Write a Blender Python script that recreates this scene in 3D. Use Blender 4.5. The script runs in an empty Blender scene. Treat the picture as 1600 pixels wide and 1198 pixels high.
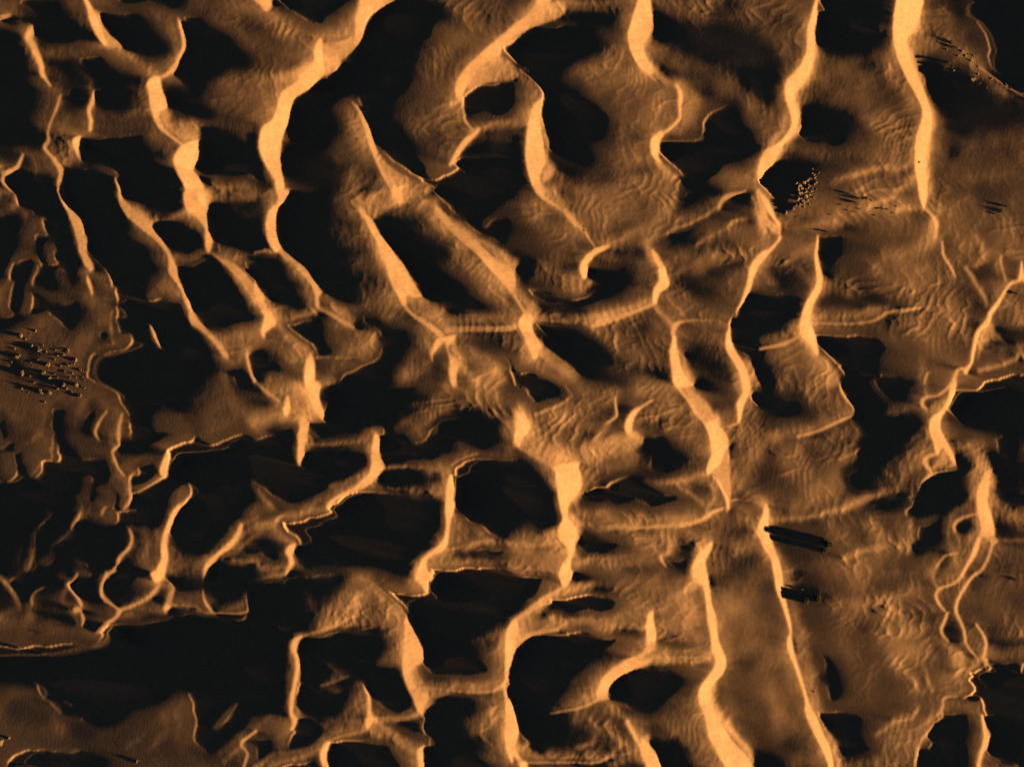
import bpy, bmesh, math, random, time
import numpy as np
from mathutils import Vector, Matrix, noise as mnoise
C=bpy.context.scene.collection
M=0.25                       # metres per photo pixel
SUN_AZ=math.radians(14.0); SUN_EL=math.radians(7.0)
SLOPE=0.043                  # the dune field climbs gently towards the sun
# ---------- camera, sky, sun, exposure
cam=bpy.data.cameras.new('camera'); co=bpy.data.objects.new('camera',cam); C.objects.link(co)
nrm=Vector((-SLOPE*math.cos(SUN_AZ),SLOPE*math.sin(SUN_AZ),1)).normalized()
DIST=1000.0
zax=nrm; xax=Vector((0,1,0)).cross(zax).normalized(); yax=zax.cross(xax)
mw=Matrix((xax,yax,zax)).transposed().to_4x4(); mw.translation=nrm*DIST
co.matrix_world=mw
cam.sensor_width=36; cam.lens=36*DIST/400.0; cam.clip_start=10; cam.clip_end=20000
bpy.context.scene.camera=co
w=bpy.data.worlds.new('World'); bpy.context.scene.world=w; w.use_nodes=True
nt=w.node_tree; bg=nt.nodes['Background']; sky=nt.nodes.new('ShaderNodeTexSky'); sky.sky_type='NISHITA'; sky.sun_disc=False
sky.sun_elevation=SUN_EL; sky.sun_rotation=math.radians(90)+SUN_AZ; sky.air_density=1.0; sky.dust_density=0.3; sky.ozone_density=3.0
nt.links.new(sky.outputs[0],bg.inputs[0]); bg.inputs[1].default_value=0.009
sd=Vector((math.cos(SUN_EL)*math.cos(SUN_AZ),-math.cos(SUN_EL)*math.sin(SUN_AZ),math.sin(SUN_EL)))
sl=bpy.data.lights.new('sun','SUN'); so=bpy.data.objects.new('sun',sl); C.objects.link(so)
sl.energy=5.0; sl.angle=math.radians(0.9); sl.color=(1.0,0.655,0.27)
so.rotation_euler=sd.to_track_quat('Z','Y').to_euler()
vs=bpy.context.scene.view_settings; vs.view_transform='Standard'; vs.look='None'; vs.gamma=1; vs.use_curve_mapping=False
vs.exposure=1.52
bpy.context.scene.cycles.diffuse_bounces=0

# ---------- traced relief of the dunes and how it becomes heights
import numpy as np, time
DX=1.5           # photo px per grid cell
X0,Y0=-160.,-121.
NX,NY=1280,960
A=np.radians(14.); E=np.radians(7.)
def spline(P,closed,sub):
    P=np.array(P,float); n=len(P)
    if n<3: 
        return P
    out=[]
    rng=range(n) if closed else range(n-1)
    for i in rng:
        if closed: p0,p1,p2,p3=P[(i-1)%n],P[i],P[(i+1)%n],P[(i+2)%n]
        else: p0,p1,p2,p3=P[max(i-1,0)],P[i],P[i+1],P[min(i+2,n-1)]
        for k in range(sub):
            t=k/sub
            out.append(p1+.5*((p2-p0)*t+(2*p0-5*p1+4*p2-p3)*t*t+(3*p1-p0-3*p2+p3)*t**3))
    if not closed: out.append(P[-1])
    return np.array(out)
def parse(txt):
    L=[]
    for ln in txt.splitlines():
        w=ln.split()
        if len(w)<5: continue
        k,t,s=w[0],float(w[1]),float(w[2]); w=w[3:]
        st=w[0]=='s'
        if st: w=w[1:]
        P=[[float(v) for v in q.split(',')] for q in w]
        L.append((k,t,s,st,P))
    return L
def mask(st,P,soft,jit=None):
    """returns (slices, alpha)"""
    P=spline(P,not st,3)
    pad=(P[:,2].max()/2 if st else 0)+soft+2
    x0=max(int((P[:,0].min()-pad-X0)/DX),0); x1=min(int((P[:,0].max()+pad-X0)/DX)+2,NX)
    y0=max(int((P[:,1].min()-pad-Y0)/DX),0); y1=min(int((P[:,1].max()+pad-Y0)/DX)+2,NY)
    if x1<=x0 or y1<=y0: return None
    gx=(X0+np.arange(x0,x1)*DX)[None,:].astype(np.float32); gy=(Y0+np.arange(y0,y1)*DX)[:,None].astype(np.float32)
    if jit is not None:
        gx=gx+jit[0][y0:y1,x0:x1]*min(soft*.25,1.8); gy=gy+jit[1][y0:y1,x0:x1]*min(soft*.25,1.8)
    else: gx,gy=np.broadcast_arrays(gx,gy)
    best=np.full(gx.shape,1e9,np.float32); ins=np.zeros(gx.shape,bool)
    n=len(P)
    for i in range(n if not st else n-1):
        a=P[i]; b=P[(i+1)%n]; d=b[:2]-a[:2]; L2=max(d@d,1e-6)
        t=np.clip(((gx-a[0])*d[0]+(gy-a[1])*d[1])/L2,0,1)
        q=np.sqrt((gx-a[0]-t*d[0])**2+(gy-a[1]-t*d[1])**2)
        if st: q=q-(a[2]+(b[2]-a[2])*t)/2
        else:
            if a[1]!=b[1]:
                c=((a[1]>gy)!=(b[1]>gy))&(gx<(b[0]-a[0])*(gy-a[1])/(b[1]-a[1])+a[0])
                ins^=c
        np.minimum(best,q,out=best)
    if not st: best=np.where(ins,-best,best)
    al=np.clip(.5-best/(2*soft),0,1); al=al*al*(3-2*al)
    return (slice(y0,y1),slice(x0,x1)),al
rng=np.random.default_rng(7)
KX=np.fft.rfftfreq(NX)[None,:]; KY=np.fft.fftfreq(NY)[:,None]; K=np.sqrt(KX*KX+KY*KY)
def noise(lo,hi,seed,beta=1.0,ax=1.,ay=1.):
    """band noise, wavelengths lo..hi in photo px, unit std; ax/ay stretch"""
    r=np.random.default_rng(seed).standard_normal((NY,NX)).astype(np.float32)
    k=np.sqrt((KX*ax)**2+(KY*ay)**2)/DX
    f=np.exp(-(k*lo)**2)*(1-np.exp(-(k*hi)**2))/np.maximum(k,1e-4)**beta
    n=np.fft.irfft2(np.fft.rfft2(r)*f,s=(NY,NX)); return (n/n.std()).astype(np.float32)
def gblur(a,s):
    s=s/DX
    return np.fft.irfft2(np.fft.rfft2(a)*np.exp(-2*(np.pi*K*s)**2),s=(NY,NX))
def ripples():
    gy,gx=np.mgrid[0:NY,0:NX]*DX
    out=np.zeros((NY,NX),np.float32)
    for lam,seed,am,lo,hi,zz in ((33.,21,1.,90,400,.34),(19.,31,.85,60,260,.28),(11.5,51,.6,50,200,.22)):
        ph=(gx*np.cos(A)+gy*np.sin(A))/lam+1.2*noise(lo,hi,seed,2.2)+zz*noise(16,60,seed+1,2.0,2.4,1.)+.07*noise(7,18,seed+7,1.6,2.,1.)
        gph=np.gradient(ph,DX); gm=np.hypot(gph[0],gph[1])+1e-4
        fr=ph-np.round(ph); dist=fr/gm                        # px from the nearest lip, + on the sun side
        wob=np.clip(.36+.5*noise(25,120,seed+2,1.5),0,1.1)*np.clip(gm*lam*1.2,0,1)
        crease=-np.exp(-((dist+1.5)/1.3)**2)*1.7
        lip=np.exp(-((dist-1.6)/1.8)**2)*1.25+np.exp(-((dist-3)/5.)**2)*.55
        out+=am*wob*(crease+lip)
    return out
tA=np.tan(A); STEP=DX/np.cos(A)
def shift(v,d):
    i=np.arange(NY)+d
    return np.interp(i,np.arange(NY),v)
def paint(items):
    T=np.full((NY,NX),2.9,np.float32); D=np.full((NY,NX),.7,np.float32)
    T+=.5*noise(40,300,3)
    jit=(noise(14,60,11,2.),noise(14,60,12,2.))
    for kk in 'mbhr':
        for k,t,s,st,P in items:
            if k!=kk: continue
            m=mask(st,P,s*(2.1 if kk=='b' else 2.0 if kk=='h' else 1.),jit if kk!='r' else None)
            if m is None: continue
            sl,al=m
            if kk=='h':
                tt=t+(1.1 if st and t>=4.2 and max(p[2] for p in P)<=8 else .55 if t>=3.4 else .2)
                T[sl]+= (tt-T[sl])*al*.9
            else: T[sl]+=(t-T[sl])*al
    for k,t,s,st,P in items:
        if k=='t':
            m=mask(st,P,s)
            if m: D[m[0]]+=(t-D[m[0]])*m[1]
    rib=np.clip((T-5.4)/1.5,0,1); lit=np.clip((T-1)/1.5,0,1)
    glow=np.minimum(np.maximum(gblur(rib,3.5)*2.4,gblur(rib,10.)*2.),1.); glow=.8*glow+.25*np.minimum(gblur(rib,28.)*5,1)
    # the crest behind every lit face is rounded, so light rolls over it for a few metres
    hl=np.clip((T-5.0)/2.,0,1)
    for x in range(NX-2,-1,-1): hl[:,x]=np.maximum(hl[:,x],shift(hl[:,x+1],tA)-STEP/15.)
    hl=gblur(hl,2.2); T=np.where(rib>.5,T,np.maximum(T,4.6*np.clip(hl,0,1)**1.3))
    b=np.clip((1.6-T)/1.2,0,1); dk=b.copy(); d2=b.copy()      # slopes ease into shade on the side towards the sun
    for x in range(1,NX):
        dk[:,x]=np.maximum(b[:,x],shift(dk[:,x-1],-np.tan(A))*(1-DX/64.)); d2[:,x]=np.maximum(b[:,x],shift(d2[:,x-1],-np.tan(A))*(1-DX/18.))
    dk=gblur(.6*dk+.4*d2,3.); dk=np.maximum(dk,np.clip(gblur(b,12.)*1.3,0,1)*.55)
    T=np.interp(T,[0,1,2,3,4,5,6,7,8,9.5],[0,.6,1.4,2.25,3.25,4.6,5.8,7.,8.3,9.9])
    T=T+lit*(1-rib)*(glow*2.5)-lit*(1-.8*rib)*(1-.5*glow)*dk*.9*np.clip(T-.7,0,3.5)
    T=T*(1+lit*(1-rib)*(.10*noise(20,110,41,1.6)+.03*noise(4,10,42,.5)+(.025+.16*dk)*noise(3.2,9,43,.6,1.,5.)))
    T=T+.45*lit*(1-rib)*np.clip(T-gblur(np.minimum(T,5.5),22.),-1.6,1.8)
    T=T+lit*(1-rib)*gblur(D,6)*ripples()*1.25*(1-.6*glow)*np.clip(1.15-dk,0,1)*np.clip(T/3.,.3,1.3)
    T=T*(1+rib*(.022*noise(3.,9,61,.5,5.,1.)+.03*noise(15,90,62,1.5)))          # runnels of slid sand on the steep faces
    gx=(X0+np.arange(NX)*DX)[None,:]
    T=T*(1-(1-np.clip((T-4.2)/2,0,1))*.22*np.clip((440-gx)/250,0,1))      # the western dunes lean further from the sun
    # outside frame: mirror
    ix=np.arange(NX)*DX+X0; ix=np.abs(ix); ix=np.where(ix>1600,3200-ix,ix); ii=np.clip(np.round((ix-X0)/DX).astype(int),0,NX-1)
    iy=np.arange(NY)*DX+Y0; iy=np.abs(iy); iy=np.where(iy>1198,2396-iy,iy); jj=np.clip(np.round((iy-Y0)/DX).astype(int),0,NY-1)
    T=T[jj][:,ii]; D=D[jj][:,ii]
    return T,D
tA=np.tan(A); STEP=DX/np.cos(A)
def shift(v,d):
    i=np.arange(NY)+d
    return np.interp(i,np.arange(NY),v)
def sunheight(h):   # ray height of upstream shadows
    S=np.empty_like(h); S[:,-1]=h[:,-1]-1e3
    drop=STEP*np.tan(E)
    for x in range(NX-2,-1,-1):
        S[:,x]=np.maximum(shift(S[:,x+1],tA),shift(h[:,x+1],tA))-drop
    return S
def slope_s(h):
    g=np.gradient(h,DX); return g[1]*np.cos(A)+g[0]*np.sin(A), g
def shade(h,soft=.15):
    s,g=slope_s(h)
    nl=(np.sin(E)-s*np.cos(E))/np.sqrt(1+g[0]**2+g[1]**2)
    S=sunheight(h)
    lit=np.clip(.5+(h-S)/(2*soft),0,1)
    return np.clip(nl,0,1)*lit, S
def nl_of_t(T): return .656*(np.clip(T,0,9.6)/9.3)**2
def solve(s,lam,mu,ht=None,rho=0.):
    kx=2*np.pi*KX/DX; ky=2*np.pi*KY/DX
    D=1j*(kx*np.cos(A)+ky*np.sin(A)); C=1j*(-kx*np.sin(A)+ky*np.cos(A))
    num=np.conj(D)*np.fft.rfft2(s); den=np.abs(D)**2+lam*np.abs(C)**2+mu
    if ht is not None: num=num+rho*np.fft.rfft2(ht); den=den+rho
    return np.fft.irfft2(num/den,s=(NY,NX))
def build(T,iters=12,lam=.03,mu=1e-7,rho=.004,FB=.4,log=None):
    NL=nl_of_t(T); st=np.tan(E-np.arcsin(np.clip(NL,0,.7)))
    black=T<FB; tE=np.tan(E)
    # a cast shadow ends sharply on a bright slip face: grow the shade up to the face there
    k=np.where(black,0.,99.); br=T.copy()
    for x in range(1,NX): br[:,x]=np.maximum(T[:,x],shift(br[:,x-1],-tA)-.11*STEP)
    for x in range(NX-2,-1,-1):
        kk=shift(k[:,x+1],tA)+STEP; up=shift(T[:,x+1],tA)
        g=(~black[:,x])&(kk<15.)&(T[:,x]<4.6)&(up<T[:,x]+.15)&(br[:,x]>5.)
        k[:,x]=np.where(black[:,x],0,np.where(g,kk,99.)); black[:,x]|=g
    r=np.zeros((NY,NX))
    for x in range(1,NX):
        r[:,x]=np.where(black[:,x],shift(r[:,x-1],-tA)+STEP,0)
    deep=gblur(black*1.,3.)
    # how hard the far side of each shade is: a steep slip face or a soft swell
    eb=np.zeros((NY,NX))
    for x in range(1,NX):
        e=np.clip((br[:,x-1]-3.4)/1.4,0,1)
        eb[:,x]=np.where(black[:,x],np.where(r[:,x]<=2.1*STEP,np.maximum(e,.0),shift(eb[:,x-1],-tA)),0)
    wgt=gblur(black*1.,2.5)+1e-3; eb=np.clip(gblur(eb*black,2.5)/wgt,0,1)
    FM=.02+.58*eb**1.3; GB=.014+.018*eb
    d=np.zeros((NY,NX)); s0=st.copy()
    for x in range(NX-2,-1,-1):
        dd=shift(d[:,x+1],tA); F=FM[:,x]
        hid=dd*(1.3-.33*eb[:,x])>(F+tE)*r[:,x]
        g=np.where(hid,-F,np.minimum(tE+.010+GB[:,x]*dd,.25))
        s0[:,x]=np.where(black[:,x],g,st[:,x])
        d[:,x]=np.where(black[:,x],np.maximum(dd+(g-tE)*STEP,0),0)
    m=s0[80:-80,100:-100].mean()
    gy,gx=np.mgrid[0:NY,0:NX]*DX; U=(gx-gx.mean())*np.cos(A)+(gy-gy.mean())*np.sin(A)
    s=s0-m; h=solve(s,lam,mu)+m*U
    for it in range(iters):
        S=sunheight(h)
        c=np.where(black,np.minimum(S-.25-h,0),np.maximum(S+.2-h,0)); c=np.clip(c,-5,5)
        h=solve(s,lam,mu,h-m*U+c*1.3,rho)+m*U
        if log is not None:
            im,_=shade(h); log(it,im,h)
    drop=STEP*tE; S=np.full(NY,-1e3)
    for x in range(NX-2,-1,-1):      # nothing the photograph shows in shade may poke into the sun
        S=np.maximum(shift(S,tA),shift(h[:,x+1],tA))-drop
        h[:,x]=np.where(black[:,x],np.minimum(h[:,x],S-.15*np.clip(deep[:,x]*2-1,-.1,1)),h[:,x])
    h=gblur(h-m*U,.7)+m*U
    if log: print('mean',m)
    return h

TRACE="""
b 0 8 15,0 20,8 40,20 60,34 95,30 105,15 100,0
b 0 6 52,50 60,38 90,34 110,40 130,55 138,62 110,68 70,70 56,62
b 0 9 -10,48 25,50 40,70 40,95 42,120 60,140 60,170 50,200 25,222 -10,215
b 0 8 100,98 130,85 160,80 175,105 185,130 200,155 190,170 160,170 150,140 130,120
b 0 8 158,26 200,20 225,25 240,50 262,70 262,82 230,90 208,82 185,65 163,45
b 0 9 185,-10 290,-10 290,15 270,22 240,10 200,10
b 0 8 284,28 310,25 330,40 370,65 390,90 385,105 350,112 330,130 320,150 300,150 280,130 278,110 290,88 292,68
b 0 8 270,160 300,158 325,170 335,185 310,190 285,180
b 0 7 130,228 150,215 200,208 230,210 225,240 245,260 270,270 290,299 280,320 190,320 185,299 175,270 160,245 132,250
b 0 7 315,220 360,215 375,225 403,250 403,275 330,280 305,265 307,240
b .5 6 105,140 120,135 135,145 140,170 120,175 105,160
r 8 1.5 s 58,38,3 50,50,8 46,60,9 53,72,7 62,92,8 67,105,7 68,116,6 75,127,3 82,136,2
h 4 6 s 60,37,5 50,47,20 42,66,20 50,80,18 60,100,14
r 6 1.5 143,20 155,20 160,38 172,53 190,66 200,75 185,76 168,73 155,55 145,38
r 9 1.5 s 135,0,4 142,14,7 147,28,11 153,43,12 161,60,10 167,70,6
h 4 5 s 175,68,14 200,85,16 225,105,18 240,120,16
r 8 1 s 280,30,1.5 284,45,3 290,70,5 288,80,6 280,95,5 275,107,5 262,118,4 250,123,3
h 3.5 5 s 270,50,12 278,70,14 274,95,18 262,110,16 240,110,14
r 9 1 234,130 250,121 254,140 264,165 252,176 246,188 238,165 235,145
r 8 1 s 246,186,5 255,202,4 270,215,4 288,228,3
h 5 5 262,168 280,185 310,192 320,205 312,220 288,226 262,205 252,190
r 9 1 288,228 312,219 312,235 305,258 303,268 312,278 322,305 297,305 290,290 280,272 275,255 276,245
r 8 1 s 150,145,3 148,160,6 142,175,5 145,190,5 143,205,4
h 4 6 s 120,105,4 140,122,8 148,145,8
h 3.5 6 s 150,165,4 160,182,14 185,186,12 235,172,10
r 9 1 116,222 128,214 130,230 129,252 122,240
h 3.5 8 80,195 110,180 140,180 142,210 128,220 128,255 110,268 90,245 75,230
r 7 1 s 98,150,2 92,170,3 85,185,2 78,205,2 79,222,3 72,232,4 85,248,3 93,260,5 99,270,9 95,285,8 95,300,7
h 3.5 6 s 90,135,8 88,160,22 70,190,22 58,215,16
r 8 1 s 38,242,2 28,262,4 14,270,7 8,282,8 14,292,6 26,301,4
r 9 1.5 s 183,280,3 190,300,5
r 7 2 s -5,33,5 5,29,6 18,26,3
h 3.5 8 s 20,5,6 25,20,14 45,32,10 -5,10,12
h 3 6 s 65,75,4 90,92,12 130,82,12 160,72,8
h 3.5 8 s 110,10,18 125,35,16 140,60,12
m 3 10 s 200,130,30 225,150,30 150,60,20 300,210,20
h 4 7 s 345,130,6 370,128,10 400,132,14 440,122,10 465,115,9
h 3 8 s 330,150,10 380,160,40 400,190,20
m 3 8 s 330,30,30 370,20,60 390,60,40
m 3 8 s 250,210,20 255,235,20 272,250,18
b 0 7 103,268 140,262 170,270 182,299 184,320 104,320 98,295
b 0 7 18,283 60,277 85,284 92,300 95,325 60,325 35,318 28,300
m 2 8 s 0,240,30 40,255,20
b 0 8 -10,330 32,330 38,345 37,380 25,400 12,430 2,448 -10,450
b 0 7 28,300 100,300 110,325 118,355 125,390 128,415 140,420 120,450 60,450 55,420 45,370 47,340 40,330 30,315
b 0 6 5,470 20,440 28,410 45,400 55,415 58,440 52,455 45,475 40,490 15,490 6,480
b 0 6 50,455 100,470 130,455 135,470 125,510 110,520 85,500 60,495 -10,520 -10,492 40,490
b 0 7 102,295 190,295 195,330 210,360 235,380 245,400 245,430 230,440 235,462 285,468 300,500 320,530 335,550 325,600 150,600 140,560 150,545 185,540 180,500 178,450 165,425 145,400 135,350 115,325
b 0 6 190,300 290,300 292,315 280,325 255,330 235,328 215,320 200,312
b 0 5 240,360 247,355 290,358 318,370 320,385 310,395 285,400 262,395 250,380
b 0 7 273,412 300,410 330,400 345,405 370,430 395,470 403,490 403,500 370,515 330,518 310,500 295,475 285,455 275,430
b 0 7 330,315 400,320 405,400 370,400 345,385 335,370
b 0 5 375,407 405,407 405,445 385,425
b 0 6 355,580 365,572 385,570 400,580 410,610 370,610
b 0 5 390,553 405,552 405,580 392,565
r 8 1 s 27,301,3 28,312,4 30,320,3
h 4 5 s 0,300,6 15,300,6 27,315,10 20,325,10 0,332,6
h 3.2 5 s 35,322,8 42,335,16 42,355,14 42,380,14 40,395,16 30,402,8 22,420,6 18,435,6
r 7 1 s 22,412,2 17,425,3 16,436,3
h 4 5 s 18,436,6 10,450,10 4,462,14 4,480,10 10,490,8
h 3 4 s 44,395,3 48,402,4 56,408,3 61,416,3
r 6.5 1 s 61,416,2 60,424,3 54,435,3 52,445,3
h 3 4 s 56,425,10 50,440,8 45,455,10 40,485,12
h 3.4 4 62,340 70,343 75,365 50,362 46,350
r 7 1 s 68,343,2 71,355,3 75,365,2
h 3.6 5 s 78,385,10 80,398,14 86,406,14
r 7 1 s 86,393,1.5 88,402,2.5 90,409,2
h 3.6 5 s 95,430,10 100,440,14 101,446,10
r 8.5 1 s 95,298,7 100,312,7 108,326,6
r 7 1 108,324 118,330 130,343 132,348 131,365 137,375 136,390 141,403 147,415 145,424 139,420 132,408 125,390 122,375 117,355 110,338
h 3.5 5 s 138,418,14 132,428,14 130,440,10
r 8 1 s 138,432,2 140,440,4 144,452,3 145,460,2
r 6.5 1 s 163,418,1 171,428,2.5 175,440,2.5 177,450,2
h 3 5 s 163,430,10 160,440,14 170,448,6
h 3.6 6 s 138,465,20 145,475,16 150,490,20 160,500,20 170,490,10
r 5 1.5 s 178,485,2 174,500,4 176,520,6 178,535,4
h 3.4 6 s 145,505,14 142,520,16 150,545,10 175,542,10 200,530,10
b .3 5 145,520 155,508 168,510 172,525 165,535 150,532
m 3.3 12 80,510 90,500 100,525 120,530 145,505 145,545 140,560 150,590 160,610 -10,610 -10,540 30,525 60,515
r 8 1 s 237,508,2 243,522,5 248,535,3 252,543,1.5
r 7.5 1.5 186,300 192,306 196,315 210,330 225,340 238,348 242,358 250,368 262,385 270,402 278,420 285,440 290,462 296,472 303,490 320,510 333,525 348,540 358,558 352,556 343,543 330,528 315,515 300,505 297,488 290,470 283,450 270,432 265,420 266,405 258,390 245,375 235,367 220,355 205,342 195,330 188,315
h 4.5 4 s 200,315,8 215,328,14 240,345,14 265,342,12 285,335,12 298,325,8
h 4 4 s 265,398,8 290,403,8 310,400,8 325,396,6
h 2.6 7 s 215,365,20 235,380,14 250,395,20 255,420,24 245,430,20
h 3.8 4 235,455 260,440 280,450 290,468 262,466 240,462
r 8 1.5 293,298 312,298 310,312 322,328 328,345 333,365 334,374 328,395 322,385 322,360 315,345 305,337 295,330 290,315
h 5 3 312,298 330,298 330,325 322,335 312,320
h 4.5 4 s 335,378,8 350,388,14 370,402,14 390,405,10
r 7 1.5 330,396 350,405 370,415 390,435 403,455 403,475 385,450 370,430 350,412
h 4 6 s 355,412,10 375,435,16 392,465,14 402,480,10
h 4 5 s 330,305,14 360,308,14 400,305,24
h 2.4 6 s 365,325,16 385,335,20 400,338,16
h 4.5 7 s 325,528,8 350,535,24 385,525,30 402,530,30
r 7.5 1 s 345,540,3 352,550,3 358,559,2
h 4.2 6 s 358,560,10 360,575,16 350,590,20
r 8 1 s 388,548,2 388,560,3 393,580,4 400,595,4
h 4 6 s 370,545,14 390,548,20 375,560,14
b 0 12 170,590 330,590 325,610 300,635 310,660 330,685 403,680 403,840 380,860 340,880 320,905 270,905 260,850 210,830 190,840 180,905 -10,905 -10,740 30,730 90,720 90,700 170,710 180,715 200,690 190,640
b .2 6 80,640 100,638 120,640 115,670 130,688 175,690 180,712 110,712 90,700 82,680
b .3 6 115,660 130,645 150,630 150,660 148,685 125,688 115,680
b .6 7 -10,700 30,680 50,690 55,705 85,715 60,740 30,745 -10,750
m 2.9 12 -10,600 30,610 60,625 80,650 82,680 60,690 30,680 10,700 -10,700
m 3.1 12 60,620 100,615 170,600 190,640 190,680 180,700 165,705 160,650 150,628 110,628
h 3.2 7 s 120,645,10 112,665,20 118,685,20 135,700,20 160,705,14 175,710,8
r 7 1.2 s 168,642,2 158,655,3 150,672,4 151,680,3 156,688,1.5
h 3.4 5 s 172,640,14 185,650,14 182,680,12 180,695,14
r 7 1.2 s 192,645,2 187,665,3 186,685,4 188,695,4 178,703,3 177,710,2.5 185,730,3 195,743,2
h 3 5 s 70,690,16 75,705,14 60,712,10 45,715,8
r 5 1.5 s 83,680,3 82,695,4 80,705,5 82,712,5 78,718,2
h 2.6 5 s 60,695,14 58,720,10 55,735,14
h 3 4 s 15,712,8 15,735,14 8,742,14 10,710,8
r 4.6 2 s 62,722,3 60,730,5 54,738,5 48,744,3
h 3 5 s 255,655,30 275,660,30 290,678,20 265,690,14 245,705,20 225,715,16 200,725,20 205,735,12
h 3.2 6 s 310,625,20 335,612,30 360,608,20 330,595,20 305,640,10
b .2 4 218,735 225,722 245,717 252,728 250,740 235,748 215,750 208,748
r 8 1.2 263,702 265,715 262,730 259,745 253,743 250,735 255,720
r 7 1.2 s 257,744,3 245,752,2.5 232,760,2.5 218,768,2 210,770,1.5
h 3.6 4 s 248,745,6 232,755,8 215,762,8
h 3 4 s 185,735,12 190,748,10
r 7 1.2 s 212,738,1.5 205,743,3 203,750,3 204,765,4 205,778,4 199,790,4 194,795,3
h 4 4 s 178,718,10 186,745,10 195,752,10 195,775,14 190,790,10
h 3 4 s 160,763,14 168,785,12 155,790,14 172,752,8
r 6 1.5 s 167,792,3 162,797,5 160,804,3
r 5.5 1 s 168,799,1.5 185,799,1.5 200,797,2 212,796,2
h 2.6 6 s 135,750,8 130,785,14 120,800,12 170,810,20 165,820,10
r 7 1.2 s 128,800,2 122,812,3 116,822,3 114,828,2
h 4 4 s 122,780,6 128,795,6 120,812,8 113,828,10 100,840,10 88,848,8 82,855,6 80,868,8 65,880,8
r 5.5 1.5 s 112,830,3 98,843,4 85,851,3 80,860,3
h 3.8 4 s 76,800,6 74,812,6 62,822,8 55,840,16 52,860,18 48,875,16 40,890,14 25,898,14
r 6 1.2 s 76,810,3 68,818,4 62,825,3 
r 5.2 2 s 58,830,3 55,850,4 52,865,5 48,880,6 42,893,6
h 3 5 s 120,865,10 125,880,18 128,895,24
h 3.8 4 s 200,830,5 205,840,8 204,850,10 195,862,12 185,875,12 175,890,14
r 7.5 1.2 s 203,826,2 207,835,3 207,845,3 203,855,3 195,863,3 187,873,4 186,882,4 178,891,4 168,900,4
h 3 5 s 290,760,6 285,772,24 275,785,20 265,800,14
r 7.5 1.2 s 296,775,2 290,783,3 282,790,4
r 8.5 1.2 280,788 283,790 275,805 268,820 263,835 262,850 263,870 260,888 255,905 240,905 248,885 254,870 254,850 256,835 263,815 270,800
h 3 4 s 250,830,8 245,860,14 240,885,12
h 3.4 7 262,835 280,855 310,865 325,872 320,890 318,905 258,905 262,870
r 8 1.2 376,820 380,818 378,832 372,842 362,855 345,866 335,880 325,892 320,898 321,882 335,867 350,855 365,840
h 4 5 s 400,795,12 380,815,12 360,838,12 340,858,10 320,872,10
h 5 3 s 380,820,6 392,814,6 403,808,6
h 4.2 4 s 403,828,20 385,835,14 370,848,10 350,868,8 403,838,10
b 0 4 365,855 375,843 403,838 403,862 375,862
b 0 5 320,900 330,886 350,880 403,884 403,905 322,905
h 3.4 4 s 360,872,6 380,876,8 403,878,8
b 0 10 -10,1000 10,1002 30,1003 80,1001 140,1002 160,990 185,970 230,966 260,958 290,952 320,960 385,957 403,960 403,1130 370,1150 340,1180 310,1165 305,1140 295,1110 280,1085 260,1100 240,1110 220,1115 180,1140 140,1135 110,1120 80,1095 60,1080 30,1070 -10,1065
b 0 8 320,895 390,895 388,915 370,930 350,948 335,945 325,930 318,910
b .3 5 272,908 305,908 318,915 300,928 280,930 272,920
b 0 5 170,898 180,892 215,895 205,915 185,928 172,920
b 0 5 112,910 125,898 162,898 160,930 150,940 130,932 115,915
b .6 5 20,908 35,900 65,895 80,905 60,925 40,930 30,945 22,925
b .8 5 95,945 105,930 118,935 120,945 110,955 98,952
b .8 5 135,955 150,948 165,945 160,960 140,965
m 3.1 8 -10,920 30,930 60,945 80,960 130,965 170,950 185,960 160,988 140,997 60,995 -10,985
b 1 6 -10,925 12,920 22,935 15,950 -5,955
r 5 1.5 s 45,898,2 28,900,3 17,908,5 18,920,4 25,935,4 32,945,3
h 4 3 s 0,900,5 12,910,5
h 4 4 s 15,915,6 28,945,6 10,955,8 0,958,10
r 6 1.2 s 68,918,3 55,925,3 50,935,4 51,945,2.5
h 4 4 s 75,915,5 53,928,5 50,950,8 45,962,12
h 2.6 5 s 95,900,14 90,925,14 75,945,14 65,965,10
h 4 5 s 0,965,10 20,970,8 38,970,10 48,955,6
r 7.5 1.2 s 122,896,2 115,908,3 108,912,5 112,920,4 120,930,3 126,940,3.5 128,946,3
r 7 2 s 120,952,8 125,952,6
r 7 1.2 s 128,956,2.5 132,970,3.5 130,976,3
h 4 4 s 105,912,5 98,935,6 110,950,6 125,975,8
r 7.5 1.2 s 168,894,4 164,905,4 160,915,4.5 160,928,5 165,936,4 175,943,3 185,950,3
h 4.4 3 s 167,900,5 164,925,5 175,940,5
r 6.5 1.5 185,952 195,948 188,960 182,968 168,978 158,988 150,988 165,972 180,962
r 6 1.5 s 185,951,3 200,949,5 215,942,4 230,935,4 245,920,5
h 4.2 4 s 250,905,10 240,925,10 225,935,10 200,948,8
r 9 1 238,893 253,893 252,905 246,908 241,902
h 3.8 4 195,955 225,940 245,940 260,950 258,958 230,962 190,968
b 1 4 243,925 258,915 262,930 255,938 245,935
r 6 1.5 s 258,903,1.5 270,912,2.5 271,925,3 267,940,3
h 4.5 3 s 262,905,4 271,920,6 268,938,6
r 8.5 1.2 258,955 257,948 262,943 268,943 266,950 261,958
h 4.4 3 s 265,945,8 290,945,8 310,952,10 325,958,6
r 6.5 1.2 s 318,920,2 320,935,2.5 327,948,4 335,957,5 345,957,3 370,957,2.5 387,955,2.5
r 8 1 s 321,894,3 318,905,1.5
r 8.5 1.2 s 388,922,2 388,935,4 389,945,3 388,958,2
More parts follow.
